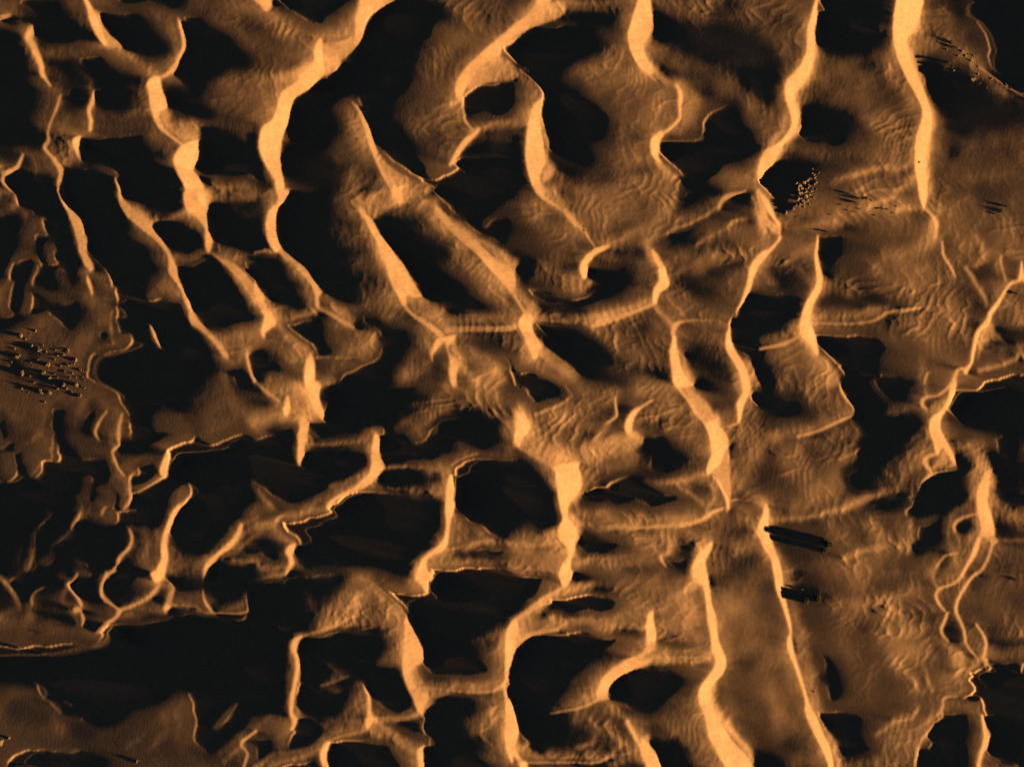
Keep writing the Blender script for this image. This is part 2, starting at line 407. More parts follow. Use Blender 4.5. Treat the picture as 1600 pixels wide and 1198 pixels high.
h 4 4 s 382,925,6 380,940,10 370,948,10 345,950,8
m 2.6 14 -10,1065 10,1068 30,1085 60,1095 85,1110 110,1130 150,1150 140,1165 70,1160 30,1165 10,1205 -10,1205
m 1.5 9 60,1075 85,1080 110,1110 80,1115 60,1100
b .2 14 25,1170 60,1162 110,1163 150,1165 180,1185 170,1205 5,1205
h 1.9 9 190,1130 225,1105 240,1098 245,1110 262,1120 275,1090 290,1082 297,1110 300,1145 310,1165 330,1180 380,1170 380,1205 170,1205 185,1190 200,1175 170,1155 175,1140
b .3 7 205,1185 185,1170 190,1165 220,1172 240,1160 240,1172 225,1182
h 3.8 3 337,1130 350,1115 362,1105 372,1091 368,1100 360,1115 348,1127 335,1134
b 0 6 305,1150 330,1100 360,1130 365,1150 345,1170 325,1180 310,1170
h 4 4 s 400,1120,8 385,1140,8 360,1160,8 345,1172,8
r 8 1.2 s 402,1138,3 390,1147,3 380,1155,4 379,1160,3
r 6.5 1.5 s 379,1162,3 388,1172,3 387,1180,3 382,1195,3
h 4.4 3 s 379,1160,6 365,1172,5 350,1185,5
t .25 40 -60,560 420,560 440,760 430,1240 -60,1240
t .45 30 -60,-40 300,-40 330,300 380,560 -60,560
h 4.8 3 s 400,903,4 425,901,5 447,896,4
h 4.6 3 s 365,874,5 400,880,5 440,886,5
h 4.6 3 s 395,757,3 408,770,4 420,786,5
h 4.6 3 s 0,905,4 15,912,4 22,930,4 32,948,4
r 6 1.5 s 268,944,2 300,947,2.5 325,955,3 345,958,3 388,957,2.5
h 4.4 4 s 30,700,6 50,690,5 60,680,4
h 4.2 4 s 178,750,6 186,770,6 196,790,6
h 4.2 4 s 140,790,5 132,805,6 118,820,6
r 5.5 1.5 s 131,790,2 126,800,2.5 118,812,2.5 112,826,2
r 5 1.5 s 40,840,2 32,862,2.5 28,880,2.5
h 3.8 5 s 36,835,6 28,860,10 20,885,10
h 4 5 s 225,830,4 232,850,8 225,870,8
h 3.4 8 s 480,940,30 500,960,20 520,930,20
h 4.6 3 s 490,985,4 515,975,5 545,965,5 560,945,4
h 4.2 4 s 500,1030,8 530,1045,8 520,1060,6
h 4.4 3 s 470,1118,5 495,1125,5 515,1138,6 530,1146,5
h 4.8 3 s 402,1195,5 420,1180,5 445,1172,5 480,1165,5 510,1150,5
h 4.8 3 s 640,1105,5 620,1117,4 590,1121,4
h 5 3 s 590,1125,5 615,1145,5 640,1165,5 655,1172,5
h 4.6 3 s 520,760,4 560,745,5 
h 4.4 4 s 900,880,8 935,876,8 965,868,6 1000,872,8
h 4.8 3 s 870,900,4 830,893,4 800,888,4 760,880,4
h 4.8 3 s 700,860,4 740,852,4 770,843,4
b .9 6 95,1082 120,1090 125,1105 105,1108 92,1098
b .8 6 20,1100 45,1098 50,1110 30,1118 15,1112
b .8 7 55,1105 75,1112 70,1125 50,1122
b .8 7 120,1125 140,1130 150,1145 135,1150 118,1140
b 1 7 225,1120 240,1115 245,1130 232,1140
b 1 7 255,1145 270,1140 272,1160 258,1165
b .8 6 205,1140 220,1145 215,1160 200,1155
h 3.2 4 s 285,1090,4 280,1110,8 285,1130,10 278,1150,8
h 3 4 s 200,1165,4 215,1150,6 230,1140,6 240,1125,5
h 3 4 s 235,1165,5 250,1150,6 262,1135,5
b .5 6 15,555 35,565 45,580 35,600 15,590 5,570
b .5 5 40,535 60,540 65,552 50,556 38,545
b .5 5 50,590 72,594 80,606 60,608 45,600
b .6 5 90,588 105,592 108,604 92,606
b .6 5 75,655 85,650 92,665 85,680 76,672
b .5 5 0,650 12,655 15,680 5,690 -5,675
b .4 5 125,740 150,735 160,755 150,775 130,765
b .8 4 30,715 40,712 42,735 32,738
r 8 1.5 568,-5 640,-5 625,4 605,9 588,17 575,30 568,48 564,68 556,82 548,92 556,70 557,45 556,30 563,12
r 9 1 497,68 503,63 505,80 506,100 508,116 495,125 483,138 470,146 458,155 455,170 452,190 441,215 439,240 440,262 443,280 445,303 434,303 430,280 418,262 408,240 406,222 412,200 425,190 432,175 438,155 446,142 462,132 472,118 488,105 493,95 493,80
h 6 2 503,72 530,68 555,60 554,84 535,99 525,109 508,118
h 4 6 s 430,40,20 460,60,30 500,60,20 540,50,20
r 8 1 s 550,160,1 560,170,3 570,190,7 577,210,8 585,235,8 597,262,8 612,290,9 622,303,12
r 5 2 582,225 600,250 625,270 660,285 675,292 675,300 620,300 600,270
r 8 1.5 803,44 803,65 785,75 780,90 760,100 745,115 735,130 726,142 722,157 713,152 713,130 725,112 745,92 770,70
r 5.5 3 780,90 805,103 805,125 770,128 745,137 728,150 745,115 760,102
r 7 1 s 722,157,3 725,180,3 728,192,2 738,202,2
r 8 1 s 748,203,3 740,212,6 728,222,8 715,240,8 704,258,4
h 5 2 s 722,158,3 700,166,4 680,172,3
h 5 4 s 732,202,4 760,200,7 803,188,12
r 8 2 395,-5 423,-5 425,10 420,20 415,18 408,10
h 5 5 s 440,122,12 465,115,14 490,103,10
b 0 8 425,-8 557,-8 540,20 515,35 505,50 480,42 460,28 440,12
b 0 10 568,55 572,42 585,25 605,10 640,4 680,8 700,20 690,40 680,60 660,80 640,98 640,110 650,130 620,170 620,190 650,220 670,262 690,270 705,260 730,245 760,240 800,245 800,299 680,299 655,285 625,268 600,245 580,210 565,175 550,155 520,170 525,200 515,240 470,240 455,215 450,170 458,150 480,142 505,116 535,96 555,82
h .7 6 s 540,100,8 580,102,10 640,114,6
b 0 5 722,160 728,150 750,137 780,128 803,126 803,165 775,185 755,180 745,180 730,185
b .8 10 440,240 480,245 520,250 530,280 500,299 450,299
b 0 6 395,195 406,205 403,250 423,285 425,295 395,280
h 4 6 s 545,165,4 555,200,30 570,235,20
h 3.2 5 s 660,90,10 690,110,20 715,130,14
h 3.4 5 s 640,180,10 660,190,30 700,175,10
h 3.4 5 s 700,15,10 730,30,40 760,40,30
h 3.2 5 s 680,230,14 695,235,20 705,200,20
b 0 7 395,325 405,340 412,375 418,388 405,395 395,390
b 0 8 440,315 455,310 480,305 500,295 520,299 515,330 510,370 530,390 510,415 480,418 465,405 445,390 436,370 434,340
b 0 7 395,407 430,405 455,435 470,455 478,475 465,482 440,480 420,465 400,440
b 0 6 485,418 520,415 545,430 562,450 562,470 540,478 520,475 502,455 490,435
b 0 6 455,508 465,500 495,490 505,500 512,530 525,550 500,560 480,540 460,520
b .2 6 545,490 580,490 610,505 650,505 645,545 600,560 585,525 560,508
b 0 8 530,600 535,580 560,565 585,550 640,545 640,560 620,580 615,610 530,610
b 0 6 400,555 430,553 450,575 455,590 430,590 405,580
b 0 7 583,345 595,338 625,340 640,350 660,375 680,395 690,415 720,440 735,455 760,470 775,485 745,495 710,485 680,470 658,460 640,430 625,405 605,375
b 0 8 658,305 680,298 700,285 800,280 800,380 795,400 775,390 745,370 715,350 700,335 690,320
h 1.8 6 s 760,345,8 775,335,10 800,322,20
b .1 8 720,535 745,532 780,545 805,555 805,585 780,560 750,555
b .3 8 672,590 680,570 690,580 690,600 680,610 665,610
h 3 10 s 520,320,14 535,350,30 545,380,40 560,410,40 590,440,50 610,470,40 630,490,30
b .5 8 530,380 545,370 560,385 555,415 540,405
r 8.5 1.5 434,298 455,298 448,315 437,325 434,345 435,365 440,388 432,395 424,385 418,370 416,350 421,330 436,315
h 5 3 s 440,388,10 455,402,8 470,418,6
r 7.5 1.5 435,390 455,400 470,415 482,417 490,435 500,450 503,457 498,465 500,482 495,480 493,460 487,445 475,430 460,412 445,402
h 4 5 s 445,405,10 465,425,14 480,445,14 487,465,14 490,480,12
r 5.5 1.5 s 400,395,6 415,392,5 428,395,4
r 7 1.5 s 500,483,2.5 515,490,3 530,498,5 540,505,5 555,512,2
h 4.5 5 s 505,460,6 520,475,14 535,485,14 548,497,14
h 4.5 4 s 495,484,6 470,492,8 450,500,8 435,492,8
h 4 6 s 420,470,8 428,485,14 450,490,14
r 8.5 1.5 398,440 408,455 415,465 415,475 425,490 432,503 428,510 415,520 415,528 411,525 410,512 415,495 408,480 400,468
h 5 4 s 435,500,8 440,515,16 455,530,20 475,545,20 488,558,10
h 4 5 s 415,528,8 435,535,14 450,555,14 470,565,10 478,560,8
r 9 1 480,562 485,558 491,562 492,585 491,605 479,605 477,580
h 4 6 s 400,535,10 415,530,8 425,545,20
h 4.2 5 545,545 565,535 580,522 590,525 592,545 580,560 560,560 550,555
r 5 2 s 495,558,3 520,558,4 548,560,4
h 1.6 6 s 500,570,20 530,565,10 550,565,8
r 8.5 1.5 562,325 568,328 575,338 583,345 590,360 605,380 620,402 633,418 645,440 655,455 662,462 645,465 636,462 635,478 628,475 622,462 615,450 608,432 603,412 597,398 588,375 580,362 572,345 566,338
h 5 4 620,402 640,425 660,460 680,475 700,485 690,500 660,492 640,475 632,462 640,450
r 7.5 1 s 632,478,2.5 645,492,3 660,502,5 675,512,6 690,525,8
h 4.5 5 s 650,480,14 680,498,20 700,510,14
r 5.5 2 s 700,515,10 740,514,8 780,514,8 803,512,8
h 4 6 s 700,500,12 740,500,20 803,490,20
r 8 1.5 684,530 700,525 712,524 708,535 700,540 702,552 708,560 717,567 713,585 712,603 705,600 702,580 704,565 700,550 695,535 682,545 676,555 676,565 673,555 676,545
h 5 5 s 705,535,14 715,550,16 725,580,14 745,600,16
h 4 6 s 720,530,8 735,545,20 760,570,30 780,590,20
h 3.6 6 s 640,580,16 625,595,10 665,575,14 645,560,14
h 3.4 6 s 650,520,16 665,535,18 680,545,8
r 8.5 1 612,298 625,298 630,310 626,318 620,314
h 5 3 625,298 675,299 660,302 680,315 700,340 680,335 640,325 620,320 600,330 585,340 575,330 570,310 590,298
h 4.5 5 s 560,310,16 575,330,16 590,335,14
h 4 5 s 570,360,14 580,350,10 590,380,14 598,410,14
r 8 1.5 680,325 690,330 698,337 703,345 720,358 740,373 755,388 775,405 803,420 803,460 785,440 765,420 750,402 738,390 720,375 705,362 698,355 693,345
h 4 5 s 680,315,10 672,330,18 685,350,18 710,385,16 725,400,20 745,420,30 770,450,30 785,470,20
h 1.6 8 s 640,345,14 665,370,12 690,390,20 700,410,20
h 4.6 5 s 700,340,8 740,368,12 770,385,14 803,410,24
h 3.6 6 s 690,380,10 715,390,16 705,410,10
t 1 15 525,320 570,330 600,400 620,460 640,490 600,480 570,460 540,400
t 1 15 690,360 740,400 790,470 770,480 720,430
b 0 10 395,678 420,672 445,662 462,665 468,680 465,700 470,718 478,712 480,700 500,696 540,698 575,702 578,715 570,735 545,755 520,770 500,785 470,792 440,790 425,780 410,765 395,755
b 0 8 522,598 660,598 640,620 620,660 640,680 660,682 670,665 700,645 760,655 785,680 770,700 700,710 690,718 660,722 600,722 592,700 588,680 575,670 550,680 500,685 485,675 483,665 510,650 515,635 508,620
b 0 4 600,733 640,734 680,738 695,745 660,757 620,756 600,750 596,740
b 0 6 438,810 470,808 500,800 530,785 560,770 590,764 640,770 692,778 695,800 695,820 685,835 660,855 650,890 640,905 600,890 540,885 470,884 460,870 465,850 450,835 440,820
b 0 5 705,728 720,715 745,710 805,712 805,838 770,838 750,828 725,815 712,795 708,760
b .3 8 395,842 425,835 440,850 447,860 440,880 420,880 400,870
b 0 5 672,895 690,886 740,884 805,888 805,905 670,905
b .5 4 735,858 760,852 805,855 805,872 770,872 740,868
b .5 5 405,815 415,800 435,795 440,805 420,812
b .6 8 395,600 415,605 430,615 425,628 400,630
r 9 1 s 450,619,2 451,630,5 449,638,10 448,644,8
h 4.6 4 s 400,597,10 420,612,6 440,625,5 450,622,6
r 6.5 1.5 s 405,600,2 420,613,3 438,626,3
h 4.6 5 s 425,600,30 445,600,30 460,600,16
h 4.6 6 s 400,660,24 425,650,24 445,645,20 435,630,14 405,672,10
h 5 5 455,600 478,600 490,620 495,640 510,650 490,658 478,655 460,648 452,635
r 8.5 1.2 480,598 500,598 500,620 503,635 510,650 505,655 495,645 488,630 482,615
h 5 4 500,598 525,598 520,608 505,612
h 2.4 7 s 510,610,14 512,640,12
r 8 1.2 470,652 478,655 483,665 480,680 476,700 474,715 472,727 466,722 466,705 467,690 466,680 470,668
h 4.4 5 s 445,650,8 460,652,8 472,658,10
h 4.2 4 478,680 490,685 510,690 505,696 490,698 480,705
h 4.2 4 s 505,691,3 540,693,5 560,688,8 580,680,16 588,676,10
r 8.5 1.2 587,675 592,690 592,705 598,720 600,730 588,745 575,758 550,768 530,778 515,790 510,798 513,785 530,772 550,763 565,750 577,738 581,720 581,700
h 4 5 s 578,690,10 582,720,6 575,740,6 550,758,6 530,768,7 510,778,8 490,785,10
h 4.6 3 s 597,728,8 640,728,6 680,731,6 700,732,6
h 4.2 4 s 590,745,14 580,757,10 620,762,6 660,764,8 690,768,10
h 4 4 s 690,720,14 698,735,20 692,755,14 670,752,6 670,728,8
h 3.8 5 s 715,700,14 735,706,10 720,710,20 710,720,10
r 5.8 1.5 s 705,727,3 715,719,3 735,711,3 745,708,3
h 4 4 s 745,707,4 770,708,4 803,712,5
r 9 1 703,740 707,755 710,775 710,795 703,815 700,840 697,852 690,860 675,865 665,878 670,893 678,905 650,905 652,890 663,868 680,855 692,843 697,820 696,800 696,780 698,760
h 4.6 4 s 692,845,5 670,862,6 655,875,6 648,890,6
h 4.4 6 705,800 715,810 735,823 760,835 768,840 740,850 700,855 700,830
r 5.5 2 s 700,858,4 730,850,6 755,843,5 767,841,3
h 4.4 3 s 768,841,6 785,845,8 803,850,8
h 4.2 4 s 672,878,10 700,880,12 730,876,12 770,875,12 803,880,12
h 4.4 4 s 675,870,14 690,865,12 710,862,10
h 5 3 s 400,762,3 410,772,5 420,785,5 425,792,2
h 4.2 5 s 400,800,10 410,785,12 420,795,6
h 5 4 s 400,820,14 420,818,14 432,815,12
r 6 1.5 s 445,804,2 436,808,4 432,815,5
h 4.4 5 s 440,808,5 460,805,8 485,800,8 508,795,8 520,785,6
h 3.8 5 s 480,790,10 500,782,10
h 4.4 4 s 420,820,14 435,830,14 448,840,10 458,848,8
r 8.5 1.2 463,848 458,858 458,870 460,878 452,892 445,899 452,880 452,870 447,862 452,852
h 4 5 s 460,878,6 470,883,3
h 3.4 6 s 410,885,14 430,890,16 445,885,10
h 4 6 s 625,665,16 640,660,20 655,670,20 650,655,12 680,645,10 645,675,14
h 3.6 5 s 650,640,8 670,625,8 690,615,8 705,600,10
h 3.4 6 s 690,635,20 715,640,10 735,625,10 725,610,10 700,600,10
h 4 6 s 745,620,14 765,640,24 790,650,24 790,680,24 795,700,10 770,600,20
h 2 5 s 600,610,4 620,603,4
h 3 6 s 550,895,14 575,893,14
h 1 5 s 685,850,6 665,852,8 650,870,6 630,885,6 
t 1 10 640,640 700,610 760,610 805,640 800,700 770,690 740,650 680,650
b 0 9 398,905 440,902 450,895 540,890 560,895 550,910 530,925 505,945 490,965 485,985 460,990 455,1000 450,1010 452,1040 458,1060 452,1090 450,1115 430,1110 400,1115 390,1100 385,900
b 0 6 587,914 600,914 625,922 650,924 668,922 680,890 803,895 803,965 785,980 770,985 735,1000 760,1030 770,1045 740,1055 690,1055 665,1045 658,1035 660,1010 645,980 630,955 610,930
b 0 6 466,998 480,990 520,981 560,984 600,992 610,1010 590,1025 600,1035 625,1030 628,1050 635,1075 650,1100 640,1110 610,1112 590,1100 578,1075 568,1060 545,1060 530,1070 500,1080 475,1070 472,1030
b 0 6 466,1080 480,1073 530,1065 545,1065 550,1080 540,1100 520,1115 490,1118 470,1108 465,1095
b 0 5 443,1157 455,1140 470,1120 500,1125 518,1132 500,1150 480,1165 460,1175 448,1170
b 0 5 511,1165 525,1155 550,1150 590,1152 620,1160 640,1175 650,1205 515,1205 510,1185
b 0 5 440,1190 480,1182 505,1185 505,1205 430,1205
b 0 7 400,1150 430,1150 435,1165 440,1175 410,1185 398,1180
b 0 6 668,1112 690,1095 700,1085 740,1085 735,1100 725,1115 720,1140 750,1150 760,1160 750,1170 790,1190 790,1205 662,1205 663,1180 668,1160 664,1135
b .6 6 620,1120 650,1115 662,1125 658,1145 655,1155 635,1145
h 4.4 4 550,898 575,897 584,905 588,915 605,930 635,958 640,985 632,990 600,984 560,981 520,980 500,978 490,985 500,960 520,935 540,915
r 5.5 1.5 s 588,915,2 605,928,2 620,942,2 634,957,2
r 8 1.2 635,958 642,970 650,985 658,1005 660,1025 658,1035 645,1040 643,1055 650,1070 670,1085 663,1100 659,1113 652,1105 645,1085 635,1065 630,1045 629,1020 632,1000 632,975
h 5 4 645,1050 665,1058 690,1062 720,1064 760,1068 788,1062 788,1072 740,1078 700,1076 670,1072 650,1070
h 5 3 655,1075 680,1075 700,1082 690,1095 665,1110 658,1090
h 4 4 s 665,1070,10 700,1070,16 750,1070,16 785,1065,14
r 6 1.5 s 660,1070,3 700,1075,3 740,1079,3 765,1078,3 780,1073,3 790,1070,3
b .6 4 662,1075 680,1075 670,1082
r 8 1.2 s 661,1112,2 665,1120,3 661,1132,3 665,1142,3
r 8.5 1.2 s 662,1162,3 655,1170,5 657,1185,6 658,1200,5
h 4.4 4 s 625,1120,10 645,1118,8 655,1110,6
r 6.5 1.5 s 560,924,3 556,935,3 562,944,3
r 6 1.5 s 555,943,3 558,958,4 545,965,5 525,975,5 505,982,4 485,988,3 472,993,4
r 8 1.2 s 471,994,5 463,998,7 460,1010,9 465,1020,7 468,1035,6 465,1050,6 461,1070,6 458,1085,6 456,1105,5 458,1115,6 462,1120,8 460,1128,5 456,1136,3
h 4.4 3 s 475,990,5 462,998,14 464,1020,12 468,1060,10 462,1090,12 465,1110,14 470,1118,10
h 3.4 5 s 455,1010,6 455,1050,6 452,1100,8
h 4 5 600,990 632,990 630,1022 615,1032 590,1035 600,1020
h 2 6 s 520,1065,20 530,1050,20 510,1060,16
r 5.5 1.5 s 500,1068,2 520,1063,3 535,1057,3 545,1052,3
h 4 4 525,1040 545,1045 547,1052 520,1063 505,1066
r 8 1 s 569,1065,2 573,1075,4 577,1085,5 577,1100,5 578,1112,6 577,1122,10 575,1132,5
h 4 4 s 565,1060,5 567,1080,10 560,1100,20 545,1115,24 560,1120,16
h 4.6 3 s 580,1118,6 600,1122,6 630,1120,6 650,1113,5
h 4.4 4 s 510,1130,8 540,1140,10 570,1135,14 590,1140,16 620,1150,10 640,1160,14 655,1165,10
h 3.6 5 s 640,1180,16 650,1195,24 620,1165,10
r 5.5 1.5 s 575,1135,3 550,1143,3 530,1147,4 515,1155,5
r 8 1.2 s 512,1157,6 507,1167,8 505,1178,8 508,1190,7 513,1199,6
h 4.4 4 s 500,1165,6 470,1178,8 445,1185,8 425,1195,8
h 3.6 5 s 440,1120,8 445,1140,10 435,1155,10 440,1175,10
h 4.2 4 s 425,1115,5 410,1125,8 400,1138,8
h 3.6 5 635,895 665,895 665,920 640,920
r 8.5 1.2 648,893 677,893 668,905 668,920 663,922 658,912
h 3.6 6 s 740,1000,8 765,990,14 780,985,18 785,1010,20 778,1040,20 785,1020,14
h 3.4 6 735,1100 790,1085 795,1200 770,1170 745,1150 725,1142
r 7 1.2 s 766,1112,3 768,1105,3 775,1101,3
h 4.4 4 s 765,1110,14 755,1120,14 750,1135,10
h 3 6 s 745,1165,10 770,1180,20
r 9 1 800,970 800,1030 792,1045 789,1065 793,1090 800,1110 800,1185 790,1165 787,1140 790,1120 789,1090 787,1070 789,1040 789,1010 790,985 795,975
r 8 1.5 840,-5 862,-5 857,8 852,18 842,26 832,34 828,45 815,52 800,62 800,43 812,36 828,22 836,10
r 5.5 3 857,8 880,5 880,25 860,35 840,42 820,55 800,66 800,62 815,52 828,45 832,34 842,26 852,18
h 4 8 s 870,8,14 910,10,18 950,8,16 985,5,14
b 0 9 795,70 820,52 850,38 880,34 910,33 935,40 945,60 930,80 915,95 900,105 885,115 882,125 905,135 915,145 930,155 948,168 955,185 952,205 940,220 925,228 930,245 925,262 900,262 875,250 857,242 856,220 845,200 844,180 847,160 847,145 838,128 822,115 800,106
h 1.2 8 s 930,60,10 945,40,20 960,30,10
r 9 1 1000,-5 1014,-5 1018,15 1021,35 1019,50 1010,62 1005,72 1008,85 1014,98 1022,112 1012,118 1003,112 994,102 987,90 982,75 980,55 984,40 990,20
h 5 4 1018,15 1024,35 1022,50 1012,64 1008,75 1012,90 1022,104 1040,120 1055,132 1058,138 1045,132 1020,120 1000,100 1005,50 1014,20
r 7 1 s 1003,112,3 1015,120,2 1025,128,1.5
r 9 1 s 1056,133,3 1062,142,5 1063,155,5 1062,170,4 1063,182,3
r 9 1 s 1063,184,3 1055,194,3 1045,203,3 1037,208,4
r 9 1 1023,212 1032,206 1038,210 1031,220 1029,232 1030,245 1034,255 1028,252 1019,242 1017,230 1017,220
h 4 5 s 1050,125,4 1070,140,20 1080,170,30 1060,200,14
h 5 5 s 1033,256,4 1045,270,10 1060,280,12 1072,288,8
b 0 7 1029,222 1038,217 1055,215 1080,216 1092,212 1095,200 1095,190 1105,175 1120,165 1140,160 1155,170 1160,185 1180,210 1180,240 1160,255 1135,262 1120,275 1095,300 1090,300 1075,290 1055,272 1040,258 1030,245
b .8 12 1025,20 1050,20 1080,40 1120,50 1180,60 1210,90 1190,90 1120,85 1060,75 1030,55
b .2 4 1020,6 1024,4 1030,20 1033,38 1028,42 1023,25
b .5 9 1165,110 1200,105 1215,130 1215,155 1195,150 1175,135
m 3.6 12 s 1060,95,20 1100,105,30 1140,125,30
m 3 12 s 1060,130,20 1090,160,50 1080,200,30
h 3.8 8 s 905,115,10 930,105,30 960,90,40 985,110,30
h 3.4 8 s 960,140,30 985,170,40 990,220,40 970,260,40
b .8 6 945,150 960,150 972,170 975,185 962,190 950,170
t 1 20 880,100 960,60 1000,120 1055,150 1050,190 1020,215 1020,290 960,290 940,230 950,170 900,130
t 1 20 1090,0 1200,0 1200,50 1150,50 1110,30
t .1 20 1030,90 1150,120 1140,200 1050,210 1075,160
r 8.5 1 839,160 845,156 846,163 844,180 845,200 848,215 852,240 853,255 847,265 844,280 850,299 840,303 832,290 825,270 821,245 823,215 826,195 829,175
h 5.5 3 844,180 848,200 856,215 858,240 862,252 872,268 850,285 846,270 853,250 850,225
r 7 1 s 846,158,2 848,148,2 845,140,2 838,130,2 825,118,2 812,110,1.5
h 4 5 s 845,150,3 838,138,10 825,125,14 815,118,10
h 3.5 7 s 833,160,6 820,175,16 805,192,12
h 3.8 9 s 850,262,10 880,280,14 920,295,16
b .6 7 790,205 815,198 825,200 822,225 822,250 828,275 840,300 820,300 800,285 790,250
b .5 6 795,125 810,130 808,150 812,165 795,172
r 9 1 1200,232 1192,245 1185,262 1184,275 1186,280 1200,268
h 3.4 8 s 1150,290,8 1170,270,14 1182,262,10
r 8.5 1.5 s 840,299,5 850,310,4 863,318,3 875,325,3
h 5 4 840,297 870,297 885,320 900,340 915,355 918,362 905,350 885,335 865,322 850,312
r 7.5 1.5 s 882,328,5 890,338,6 900,350,4 910,358,2
r 6.5 1 s 915,360,3 920,372,2.5 930,386,2
h 3 8 s 925,365,20 945,372,18 935,350,10
r 9 1 953,384 945,390 932,397 924,406 919,413 921,422 918,433 912,435 908,427 907,415 912,405 921,396 930,389 942,385
h 4.6 6 s 950,382,8 970,375,10 985,365,14 1000,358,10
h 4 8 s 1000,360,10 1020,350,14 1040,335,14 1055,320,10
m 4 12 s 870,310,20 900,330,40 950,320,60 1000,310,80 1040,300,60
h 3.6 5 s 875,430,14 890,440,24 905,448,26 920,443,16 925,435,10
h 3 6 s 830,440,10 845,425,20 870,420,20 890,405,14
b 0 6 812,445 840,447 865,455 885,460 905,458 925,455 938,445 925,430 921,420 935,423 960,422 980,415 984,430 983,445 975,460 955,470 930,478 905,485 880,480 855,475 835,467 818,455
b .8 8 840,470 900,480 910,488 870,490 840,485
b .9 8 800,340 825,350 835,370 842,385 830,397 800,402
m 3 10 s 990,470,30 1010,430,30 1010,400,30 980,390,30 950,400,16
h 5 5 s 1010,380,8 1020,395,10 1028,405,10
r 8 1.5 s 1020,392,4 1025,400,7 1030,410,8 1036,418,8
r 9 1 1030,420 1040,418 1044,430 1048,443 1044,450 1035,455 1029,465 1027,475 1022,472 1021,462 1023,450 1030,440 1031,430
r 7.5 1.2 s 1022,475,3 1010,480,3 985,490,3.5 960,498,4 945,503,5 930,508,5
h 5 5 s 1020,472,8 990,482,14 960,492,14 930,500,12 900,500,10 860,498,8 830,498,8
r 5.2 2 s 925,508,7 905,503,5 870,502,4 835,499,5
r 9 1 820,490 832,494 832,512 838,525 848,540 843,548 838,560 832,560 826,545 820,530 811,510 812,500
r 7.5 1 s 798,450,3 808,468,3 815,480,3 823,492,5
h 5 4 795,435 805,440 820,455 830,468 840,480 835,495 822,490 812,475 800,455
h 5 4 846,530 870,548 895,570 905,585 895,595 870,580 845,562 838,558
b 0 9 842,507 890,506 915,520 940,545 945,575 935,585 915,580 895,565 870,550 855,535 845,520
b 1 8 925,560 950,575 980,590 960,600 910,600 900,592
h 3.4 6 s 900,570,10 905,590,14
b .4 6 800,565 815,575 830,575 860,590 880,610 800,610
h 3.4 4 s 815,565,8 825,570,8 850,580,8 880,598,8
h 3.4 8 s 960,530,20 990,560,40 1020,570,20 1030,530,20
h 3.6 5 s 1045,470,10 1055,480,14 1065,488,12
h 4.6 4 s 1025,480,5 1040,495,6 1050,505,8
r 6.5 1.5 s 1070,502,3 1062,504,5 1055,512,6 1053,522,6 1056,530,4
r 5 2 s 1070,502,3 1090,500,3 1120,502,3 1140,508,3
r 9 1 1053,525 1058,528 1058,545 1063,560 1068,580 1080,595 1085,603 1055,603 1050,580 1048,560 1048,545 1052,535
h 5 4 s 1060,545,4 1068,560,6 1075,580,8 1088,600,8
m 2.4 10 s 1080,520,30 1110,530,50 1110,570,50 1120,590,50
r 9 1 1200,390 1200,398 1190,410 1180,430 1175,450 1168,465 1155,482 1146,495 1143,508 1145,530 1150,545 1160,560 1170,580 1175,603 1163,603 1158,585 1148,565 1138,550 1136,535 1138,520 1141,512 1141,503 1150,488 1160,470 1165,455 1170,435 1172,420 1180,405 1190,395
h 5 5 s 1172,565,6 1180,585,8 1190,603,10
b 0 5 1175,457 1205,455 1205,530 1195,580 1180,570 1165,555 1152,540 1145,525 1143,508 1150,492 1162,472
b 1 7 1175,570 1195,578 1200,560 1210,600 1190,595
h 3.4 8 s 1185,440,12 1195,425,16 1203,440,20
h 3.4 10 s 1140,360,20 1100,380,10 1080,400,10 1160,390,20
h 5 3 s 1038,365,3 1060,357,5 1080,348,5 1105,335,6 1123,325,5
r 7 1.2 s 1123,325,3 1130,312,5 1140,306,6 1155,302,3 1165,298,2
h 4.6 3 s 1085,385,4 1110,370,5 1130,358,4 1142,350,5 1155,345,4 1165,346,3
h 4 4 s 1060,430,5 1090,410,5 1110,398,4 1160,398,4 1180,385,6
b .1 7 1070,297 1110,297 1095,310 1080,325 1060,330 1068,312
b 1 6 1110,330 1130,335 1100,350 1060,368 1045,372 1070,355
b .2 7 1130,320 1150,312 1165,305 1180,298 1180,310 1165,320 1140,325
b .1 8 1035,382 1050,365 1080,352 1100,350 1085,370 1060,385 1045,395 1034,395
b .5 8 1085,440 1100,450 1120,460 1130,470 1150,480 1140,485 1110,475 1090,460
b 1 8 1060,425 1100,430 1115,415 1160,410 1140,430 1110,440 1075,440
r 8.5 1.2 s 1184,299,4 1188,312,6 1192,325,8 1196,340,6 1199,350,5
r 7 1 s 1190,335,3 1187,340,3 1195,355,3 1198,362,3
h 4.8 5 s 1178,310,8 1184,330,10 1190,350,12 1195,370,14
m 3.2 14 s 1080,460,20 1070,480,30 1110,490,30 1140,490,20
t 1 15 930,515 1000,500 1040,520 1040,590 980,590 960,560
t 1 15 1060,400 1150,340 1190,360 1150,430 1170,450 1150,480 1090,440
t 1 15 820,320 870,340 900,380 850,400 820,380
b 0 7 790,700 812,710 835,720 855,740 868,765 875,790 875,812 865,825 830,830 790,830
b .8 6 790,650 815,655 812,680 790,690
h 3.6 5 s 835,710,10 845,725,20 850,740,14 860,755,16
h 4 5 s 815,640,30 830,655,20 850,665,10
h 5 4 805,640 830,650 850,665 850,690 868,720 850,722 830,710 812,698 803,690
h 4.8 5 840,705 850,690 880,690 910,718 905,725 870,727 855,720
r 8.5 1.2 s 805,642,2 812,650,5
